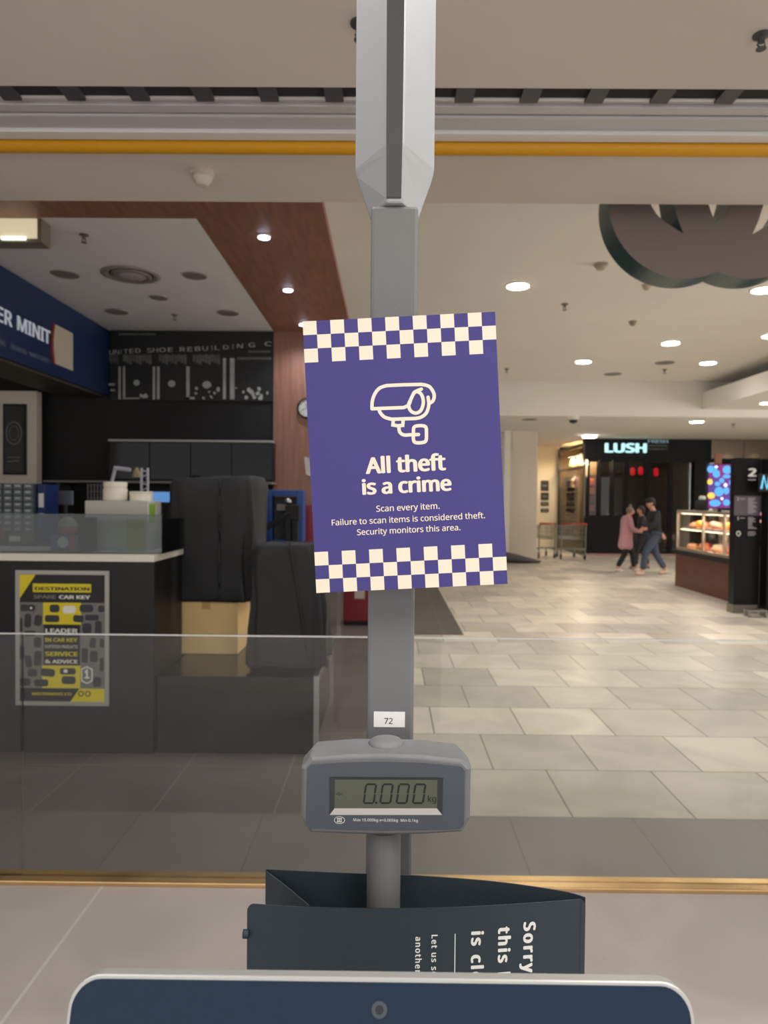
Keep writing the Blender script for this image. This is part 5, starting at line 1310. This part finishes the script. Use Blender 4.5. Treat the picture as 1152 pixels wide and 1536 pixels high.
dots('printed_sparks', [(522, 340, 16, 16), (576, 366, 14, 12), (490, 460, 12, 12), (440, 178, 14, 10)], mat('orb_white', (240, 240, 250), .4, emit=(250, 245, 250), es=.42))
MB().tube([((a.x+b.x)/2-.05, ysn+.03, zft), ((a.x+b.x)/2-.05, ysn+.03, a.z)], .03, n=10).build('stand_pole', M_rubber, sn)
pz = at(1079, 680, ysn).z
MB().box((at(1074, 690, ysn).x, ysn+.01, b.z), (at(1083, 690, ysn).x, ysn+.05, pz-.0)).build('top_bracket', mat('copper_bracket', (150, 104, 80), .4, metal=.5), sn)
# directory pillar
ytm = 9.72
a, b = at(1100, 920, ytm), at(1142, 687, ytm)
tm = thing('directory_pillar', ((a.x+b.x)/2, ytm, 0), 'tall black mall directory pillar with a big white number two', 'directory')
tw = b.x-a.x
MB().box((a.x, ytm, .12), (b.x, ytm+.16, b.z)).build('panel', mat('satin_black', (12, 11, 12), .4, spec=.25), tm, bevel=.004)
MB().box((a.x-.01, ytm-.005, 0), (b.x-.02, ytm+.17, .12)).build('base', mat('grey_base', (120, 112, 104), .4, metal=.3), tm)
p0, p1 = at(1101, 773, ytm), at(1141, 744, ytm)
MB().box((p0.x, ytm-.004, p0.z), (p1.x, ytm-.0005, p1.z)).build('grey_band', mat('violet_grey_band', (92, 86, 96), .4), tm)
def tmp(cx, cy): q = at(1000+cx/5.908, 670+cy/5.908, ytm-.005); return (q.x, q.z)
def ttext(s_, x0, x1, y0, y1, name='lettering', bold=.02, m=M_printwhite):
    a_, b_ = tmp(x0, y1), tmp(x1, y0)
    text(name, s_, facing(((a_[0]+b_[0])/2, ytm-.0045, a_[1])), m, tm, width=b_[0]-a_[0], height=b_[1]-a_[1], bold=bold)
ttext('2', 720, 800, 162, 262, 'level_number', .05); ttext('Level', 722, 788, 282, 298, 'level_word', .03)
mb = MB(); Mt = facing((0, ytm-.0045, 0))
rnd = random.Random(9)
def bar(x0, x1, y): stroke(mb, [tmp(x0, y), tmp(x1, y)], .010, Mt, 0)
for y in range(458, 600, 13): bar(724, rnd.uniform(765, 805), y)
for y in range(628, 730, 12): bar(724, rnd.uniform(745, 800), y)
for y in (756, 770, 784): bar(722, rnd.uniform(765, 796), y)
for y in (462, 632): bar(652, 690, y); 
for y in (462, 632): stroke(mb, [tmp(634, y-10), tmp(634, y+14)], .014, Mt, 0)
mb.build('printed_directory_lines', mat('dim_print', (176, 172, 176), .6), tm)['kind'] = 'stuff'
mb = MB(); stroke(mb, [(tmp(637, 770)[0]+.025*math.cos(t*.4), tmp(637, 770)[1]+.03*math.sin(t*.4)) for t in range(15)], .012, Mt, 0, closed=True); mb.build('printed_symbol', M_printwhite, tm)
# second pillar at the edge and things between
a, b = at(1149, 915, 9.55), at(1200, 690, 9.55)
sp2 = thing('black_shop_pillar', ((a.x+b.x)/2, 9.6, 0), 'plain black pillar at the photo edge beyond the directory pillar', 'pillar')
MB().box((a.x, 9.55, .06), (a.x+.42, 9.72, b.z)).build('panel', MATS['satin_black'], sp2)
MB().box((a.x+.01, 9.56, 0), (a.x+.41, 9.71, .06)).build('base', MATS['grey_base'], sp2)
yr = 10.6
def small(nm, px0, px1, py0, py1, Y, m, lab, cat_, dep=.12):
    a_, b_ = at(px0, py1, Y), at(px1, py0, Y)
    t_ = thing(nm, ((a_.x+b_.x)/2, Y, a_.z), lab, cat_)
    return t_, a_, b_
# neon letter
t_, a_, b_ = small('neon_letter', 1142, 1156, 733, 714, 9.51, None, 'blue neon letter glowing at the photo edge beside the directory pillar', 'neon sign')
nx0, nx1 = at(1142, 733, 9.51), at(1156, 714, 9.51)
MB().tube([(nx0.x, 9.51, nx0.z), (nx0.x+.03, 9.51, nx1.z), (nx0.x+.075, 9.51, nx0.z), (nx0.x+.11, 9.51, nx1.z)], .014, n=8).build('neon_tube', mat('neon_blue', (120, 200, 230), .5, emit=(110, 200, 240), es=.35), t_, smooth=True)
MB().box((nx0.x-.02, 9.53, nx0.z-.04), (nx0.x+.2, 9.549, nx1.z+.03)).build('back_plate', M_rubber, t_)
# red drink fridge
fr0, fr1 = at(1143.5, 830, 10.0), at(1156, 760, 10.0)
fg = thing('drink_display', (fr0.x+.15, 10.05, 0), 'narrow black stand of red packs between the directory pillar and the edge pillar', 'display stand')
MB().box((fr0.x-.02, 9.99, 0), (fr0.x+.3, 10.12, .9)).box((fr0.x-.02, 10.07, .9), (fr0.x+.3, 10.12, fr1.z)).build('stand_body', M_rubber, fg)
for i, (y0, y1, m, es_) in enumerate(((769, 773, 'pink', 1.0), (780, 784, 'pink', 1.0))):
    q0, q1 = at(1144, y1, 10.0), at(1156, y0, 10.0)
    MB().box((q0.x, 10.0, q0.z), (q0.x+.2, 10.0695, q1.z)).build('light_tube', mat('pink_tube', (255, 190, 190), .5, emit=(255, 170, 165), es=.4), fg)
for i, (y0, y1) in enumerate(((798, 812), (814, 829))):
    q0, q1 = at(1144, y1, 10.0), at(1156, y0, 10.0)
    zz = max(q0.z, .901)
    o = MB().box((q0.x, 10.0, zz), (q0.x+.2, 10.065, q1.z)).build('red_pack', mat('red_pack', (190, 50, 48), .5, emit=(220, 40, 40), es=.0), None, bevel=.01)
    props(o, ('upper red pack on the narrow black stand', 'lower red pack on the narrow black stand')[i], 'pack', 'red packs on the narrow stand')
# small castor base
cc = at(1130, 915, 9.45)
cb_ = thing('castor_base', (cc.x, 9.45, 0), 'small steel castor trolley base on the floor before the directory pillar', 'trolley base')
MB().box((cc.x-.10, 9.38, .075), (cc.x+.16, 9.52, .10)).build('frame', M_chrome, cb_)
for dx, dy in ((-.08, 9.40), (.14, 9.40), (-.08, 9.50), (.14, 9.50)):
    w_ = MB().lathe([(.034, -.012), (.036, 0), (.034, .012)], (cc.x+dx, dy, .036), 16, axis='X').build('wheel', mat('pale_wheel', (150, 144, 136), .5), cb_)
    MB().box((cc.x+dx-.018, dy-.012, .03), (cc.x+dx-.013, dy+.012, .075)).build('fork', M_chrome, w_)

# ------------------------------------------------------------------ people
M_skin = mat('skin', (196, 140, 118), .6)
def skin_mesh(name, V, E, Rr, m, parent, levels=1, local=False):
    me = bpy.data.meshes.new(name); me.from_pydata([tuple(v) for v in V], E, [])
    o = link(name, me, m, parent, local=local)
    md = o.modifiers.new('skin', 'SKIN')
    sv = me.skin_vertices[0].data if me.skin_vertices else None
    if sv is None:
        bm = bmesh.new(); bm.from_mesh(me); bm.verts.layers.skin.verify(); bm.to_mesh(me); bm.free(); sv = me.skin_vertices[0].data
    for s_, r_ in zip(sv, Rr):
        s_.radius = r_ if isinstance(r_, tuple) else (r_, r_); s_.use_root = False
    sv[0].use_root = True
    md.use_smooth_shade = True
    sm = o.modifiers.new('sub', 'SUBSURF'); sm.levels = sm.render_levels = levels+1
    return o
def chain(pts, base=0): return [(base+i, base+i+1) for i in range(len(pts)-1)]
def figure(name, loc, rz, h, J, label, cloth):
    """J: joints in fractions of height, forward = +x, y = left; a walking pose"""
    root = thing(name, loc, label, 'person', None, rz)
    S = lambda p: Vector((p[0]*h, p[1]*h, p[2]*h))
    V, E, Q = [], [], []
    def v(p, r): V.append(S(p)); Q.append(tuple(x*h for x in r) if isinstance(r, tuple) else r*h); return len(V)-1
    pel = v(J['pelvis'], (.058, .075)); wa = v(J['waist'], (.052, .068)); ch = v(J['chest'], (.062, .088)); nb = v(J['neck0'], (.036, .036)); n1 = v(J['neck1'], (.030, .030))
    hd = Vector(J['head']); f = 1
    h1 = v(tuple(hd+Vector((.0, 0, -.020))), (.046, .040)); h2 = v(tuple(hd+Vector((-.004, 0, .022))), (.055, .045)); h3 = v(tuple(hd+Vector((-.006, 0, .050))), (.034, .030))
    E += [(pel, wa), (wa, ch), (ch, nb), (nb, n1), (n1, h1), (h1, h2), (h2, h3)]
    no1 = v(tuple(hd+Vector((.056, 0, -.006))), .007); E.append((h1, no1))
    for s_ in 'LR':
        hip, kn_, an, to = J['hip'+s_], J['knee'+s_], J['ankle'+s_], J['toe'+s_]
        a = v(hip, .042); b = v(kn_, .034); c_ = v(an, .024); d = v(to, (.020, .016))
        mid1 = v(tuple((Vector(kn_)*.62+Vector(an)*.38)), .036)
        E += [(pel, a), (a, b), (b, mid1), (mid1, c_), (c_, d)]
        sh_, el, wr, ha = J['sh'+s_], J['el'+s_], J['wr'+s_], J['ha'+s_]
        a = v(sh_, .034); b = v(el, .025); c_ = v(wr, .017); d = v(ha, (.021, .012))
        E += [(ch, a), (a, b), (b, c_), (c_, d)]
        dv = (Vector(ha)-Vector(wr)).normalized(); side = Vector((1, 0, 0)) if abs(dv.x) < .7 else Vector((0, 0, 1))
        side = (side-dv*side.dot(dv)).normalized()
        for k, ln in enumerate((.030, .036, .034, .026)):
            off = side*(.015-.010*k)
            f1 = v(tuple(Vector(ha)+off+dv*.016), .0058); f2 = v(tuple(Vector(ha)+off*1.05+dv*(.016+ln*.6)+Vector((0, 0, -.004))), .0052); f3 = v(tuple(Vector(ha)+off*1.0+dv*(.016+ln)+Vector((-.006, 0, -.006))), .0045)
            E += [(d, f1), (f1, f2), (f2, f3)]
        t1 = v(tuple(Vector(ha)+side*.026-dv*.004), .0062); t2 = v(tuple(Vector(ha)+side*.030+dv*.018), .0054); E += [(d, t1), (t1, t2)]
    W = wm(root)
    V = [W @ p for p in V]
    body = skin_mesh('body', V, E, Q, M_skin, root, 1)
    def part(nm, pts, edges, rad, m, lv=1):
        return skin_mesh(nm, [W @ S(p) for p in pts], edges, [tuple(x*h for x in r) if isinstance(r, tuple) else r*h for r in rad], m, root, lv)
    hdp = lambda x, y, z: (hd.x+x, hd.y+y, hd.z+z)
    # face details
    mb = MB()
    for sy in (-1, 1): mb.sph(W @ S(hdp(.045, sy*.019, .010)), .006*h, 8, 6)
    mb.build('eyes', mat('eye_dark', (40, 30, 26), .3), root)
    mb = MB()
    for sy in (-1, 1): mb.sph(W @ S(hdp(-.006, sy*.046, .0)), (.012*h, .006*h, .018*h), 8, 6)
    mb.build('ears', M_skin, root, smooth=True)
    mb = MB(); mb.sph(W @ S(hdp(.046, 0, -.030)), (.006*h, .014*h, .004*h), 8, 6); mb.build('mouth', mat('lip', (150, 84, 78), .6), root)
    cloth(root, part, J, hdp, W, S, h)
    return root

def stride(lead, arms):
    """joint set of a walker: lead = half step length"""
    J = dict(pelvis=(0, 0, .52), waist=(.005, 0, .60), chest=(.012, 0, .735), neck0=(.014, 0, .825), neck1=(.022, 0, .862), head=(.036, 0, .925),
        hipL=(.0, .048, .505), kneeL=(lead*.62+.03, .045, .285), ankleL=(lead, .042, .045), toeL=(lead+.085, .048, .022),
        hipR=(.0, -.048, .505), kneeR=(-lead*.28+.02, -.045, .285), ankleR=(-lead, -.042, .060), toeR=(-lead+.075, -.046, .020),
        shL=(.010, .100, .800), shR=(.010, -.100, .800))
    J.update(arms); return J
def shoes(part, J, m, h):
    for s_ in 'LR':
        an, to = Vector(J['ankle'+s_]), Vector(J['toe'+s_])
        hl = an+Vector((-.022, 0, -.022))
        part('shoe', [tuple(hl), tuple(an*.5+to*.5+Vector((0, 0, -.006))), tuple(to+Vector((.012, 0, .002)))], [(0, 1), (1, 2)], [(.026, .024), (.025, .028), (.018, .024)], m)

def man_cloth(root, part, J, hdp, W, S, h):
    def shell(nm, balls, m):
        mb = MB()
        for c_, r_ in balls: mb.sph(W @ S(hdp(*c_)), tuple(x*h for x in r_), 18, 12)
        return mb.build(nm, m, root, smooth=True)
    M_j = mat('black_jacket', (30, 32, 36), .8); M_jean = mat('blue_denim', (62, 71, 90), .85, var=.1, scale=20)
    T = lambda k: J[k]
    pts = [(.0, 0, .50), T('waist'), T('chest'), (.012, 0, .815), (.016, 0, .845)]; e = [(0, 1), (1, 2), (2, 3), (3, 4)]; r = [(.072, .088), (.070, .088), (.082, .105), (.058, .062), (.042, .044)]
    for s_ in 'LR':
        b = len(pts); a_ = Vector(T('el'+s_)); w_ = Vector(T('wr'+s_))
        pts += [T('sh'+s_), tuple(a_), tuple(w_-(w_-a_)*.05)]; r += [.050, .040, .031]; e += [(2, b), (b, b+1), (b+1, b+2)]
    part('jacket', pts, e, r, M_j)
    pts = [(0, 0, .525)]; e = []; r = [(.068, .082)]
    for s_ in 'LR':
        b = len(pts); k_, a_ = Vector(T('knee'+s_)), Vector(T('ankle'+s_))
        pts += [T('hip'+s_), T('knee'+s_), tuple(a_+(k_-a_)*.06)]; r += [.062, .048, .042]; e += [(0, b), (b, b+1), (b+1, b+2)]
    part('jeans', pts, e, r, M_jean)
    shoes(part, J, mat('cream_trainer', (206, 176, 160), .7), h)
    shell('hair', [((-.016, 0, .004), (.050, .050, .050))], mat('dark_hair', (36, 28, 24), .8))
    shell('cap', [((-.002, 0, .036), (.062, .055, .044))], mat('dark_cap', (30, 30, 32), .8))
    mb = MB(); P = [hdp(.03, -.038, .030), hdp(.075, -.034, .026), hdp(.098, 0, .026), hdp(.075, .034, .026), hdp(.03, .038, .030)]
    lo = [W @ S(p) for p in P]; up = [p+Vector((0, 0, .010*h)) for p in lo]
    lo = [p+Vector((0, 0, .004*h)) for p in lo]; up = [p+Vector((0, 0, .004*h)) for p in up]
    mb.add(lo+up, [(0, 1, 2, 3, 4), (9, 8, 7, 6, 5)]+[(i, (i+1) % 5, 5+(i+1) % 5, 5+i) for i in range(5)]).build('cap_brim', MATS['dark_cap'], root, bevel=.003)
def woman_cloth(root, part, J, hdp, W, S, h):
    def shell(nm, balls, m):
        mb = MB()
        for c_, r_ in balls: mb.sph(W @ S(hdp(*c_)), tuple(x*h for x in r_), 18, 12)
        return mb.build(nm, m, root, smooth=True)
    M_c = mat('mauve_pink_coat', (190, 142, 150), .85, var=.06, scale=6); M_t = mat('black_trousers', (28, 27, 29), .85)
    T = lambda k: J[k]
    pts = [(-.010, 0, .315), (-.006, 0, .43), (.0, 0, .52), T('waist'), T('chest'), (.012, 0, .818), (.018, 0, .842)]; e = [(i, i+1) for i in range(6)]
    r = [(.118, .120), (.104, .112), (.085, .100), (.078, .094), (.082, .100), (.056, .060), (.040, .042)]
    for s_ in 'LR':
        b = len(pts); a_ = Vector(T('el'+s_)); w_ = Vector(T('wr'+s_))
        pts += [T('sh'+s_), tuple(a_), tuple(w_-(w_-a_)*.08)]; r += [.048, .040, .034]; e += [(4, b), (b, b+1), (b+1, b+2)]
    part('coat', pts, e, r, M_c)
    pts = [(0, 0, .48)]; e = []; r = [(.036, .040)]
    for s_ in 'LR':
        b = len(pts); k_, a_ = Vector(T('knee'+s_)), Vector(T('ankle'+s_))
        pts += [(0, T('hip'+s_)[1]*.7, .45), T('knee'+s_), tuple(a_+(k_-a_)*.06)]; r += [.040, .043, .038]; e += [(0, b), (b, b+1), (b+1, b+2)]
    part('trousers', pts, e, r, M_t)
    shoes(part, J, mat('pale_shoe', (200, 190, 182), .7), h)
    shell('hair', [((-.016, 0, .016), (.056, .053, .054)), ((-.010, 0, .084), (.024, .024, .022))], mat('grey_hair', (124, 112, 100), .85))
def friend_cloth(root, part, J, hdp, W, S, h):
    def shell(nm, balls, m):
        mb = MB()
        for c_, r_ in balls: mb.sph(W @ S(hdp(*c_)), tuple(x*h for x in r_), 18, 12)
        return mb.build(nm, m, root, smooth=True)
    M_c = mat('dark_navy_coat', (34, 34, 40), .85); T = lambda k: J[k]
    pts = [(-.008, 0, .36), (.0, 0, .50), T('waist'), T('chest'), (.012, 0, .818), (.018, 0, .845)]; e = [(i, i+1) for i in range(5)]; r = [(.088, .100), (.080, .096), (.074, .090), (.080, .098), (.056, .060), (.042, .044)]
    for s_ in 'LR':
        b = len(pts); a_ = Vector(T('el'+s_)); w_ = Vector(T('wr'+s_))
        pts += [T('sh'+s_), tuple(a_), tuple(w_-(w_-a_)*.08)]; r += [.046, .038, .030]; e += [(3, b), (b, b+1), (b+1, b+2)]
    part('coat', pts, e, r, M_c)
    pts = [(0, 0, .50)]; e = []; r = [(.062, .074)]
    for s_ in 'LR':
        b = len(pts); k_, a_ = Vector(T('knee'+s_)), Vector(T('ankle'+s_))
        pts += [T('hip'+s_), T('knee'+s_), tuple(a_+(k_-a_)*.06)]; r += [.056, .044, .036]; e += [(0, b), (b, b+1), (b+1, b+2)]
    part('trousers', pts, e, r, mat('charcoal_trousers', (40, 40, 44), .85))
    shoes(part, J, mat('grey_shoe', (130, 118, 112), .7), h)
    shell('hair', [((-.016, 0, .014), (.056, .054, .056)), ((-.030, 0, -.03), (.036, .046, .05))], mat('brown_hair', (52, 40, 34), .85))
# man walks left, one arm trailing behind him
cm = atz(981, 862, 0); 
JM = stride(.165, dict(elL=(.055, .125, .66), wrL=(.150, .110, .60), haL=(.185, .100, .595), elR=(-.060, -.125, .655), wrR=(-.135, -.125, .535), haR=(-.155, -.122, .505)))
JM.update(head=(.062, 0, .922), neck1=(.040, 0, .862), neck0=(.022, 0, .825))
figure('person', (cm.x, cm.y, 0), math.pi, (862-747)/F*cm.y/.998, JM, 'striding person in black jacket, blue jeans and dark cap facing left', man_cloth)
cw_ = atz(938, 858, 0)
JW = stride(.145, dict(elL=(.040, .120, .645), wrL=(.150, .085, .610), haL=(.185, .075, .612), elR=(.045, -.120, .645), wrR=(.150, -.085, .600), haR=(.185, -.075, .602)))
JW.update(head=(.070, 0, .900), neck1=(.045, 0, .848), neck0=(.020, 0, .818))
figure('person', (cw_.x, cw_.y, 0), R(2), (858-757)/F*cw_.y/1.0, JW, 'grey haired person in long mauve pink coat and black trousers facing right', woman_cloth)
cf = atz(963, 854, 0)
JF = stride(.10, dict(elL=(.03, .115, .65), wrL=(.12, .09, .62), haL=(.15, .08, .63), elR=(-.02, -.12, .65), wrR=(.03, -.12, .53), haR=(.04, -.115, .50)))
figure('person', (cf.x, cf.y, 0), math.pi-.25, (854-758)/F*cf.y/1.0, JF, 'person in dark coat half hidden between the two walkers', friend_cloth)
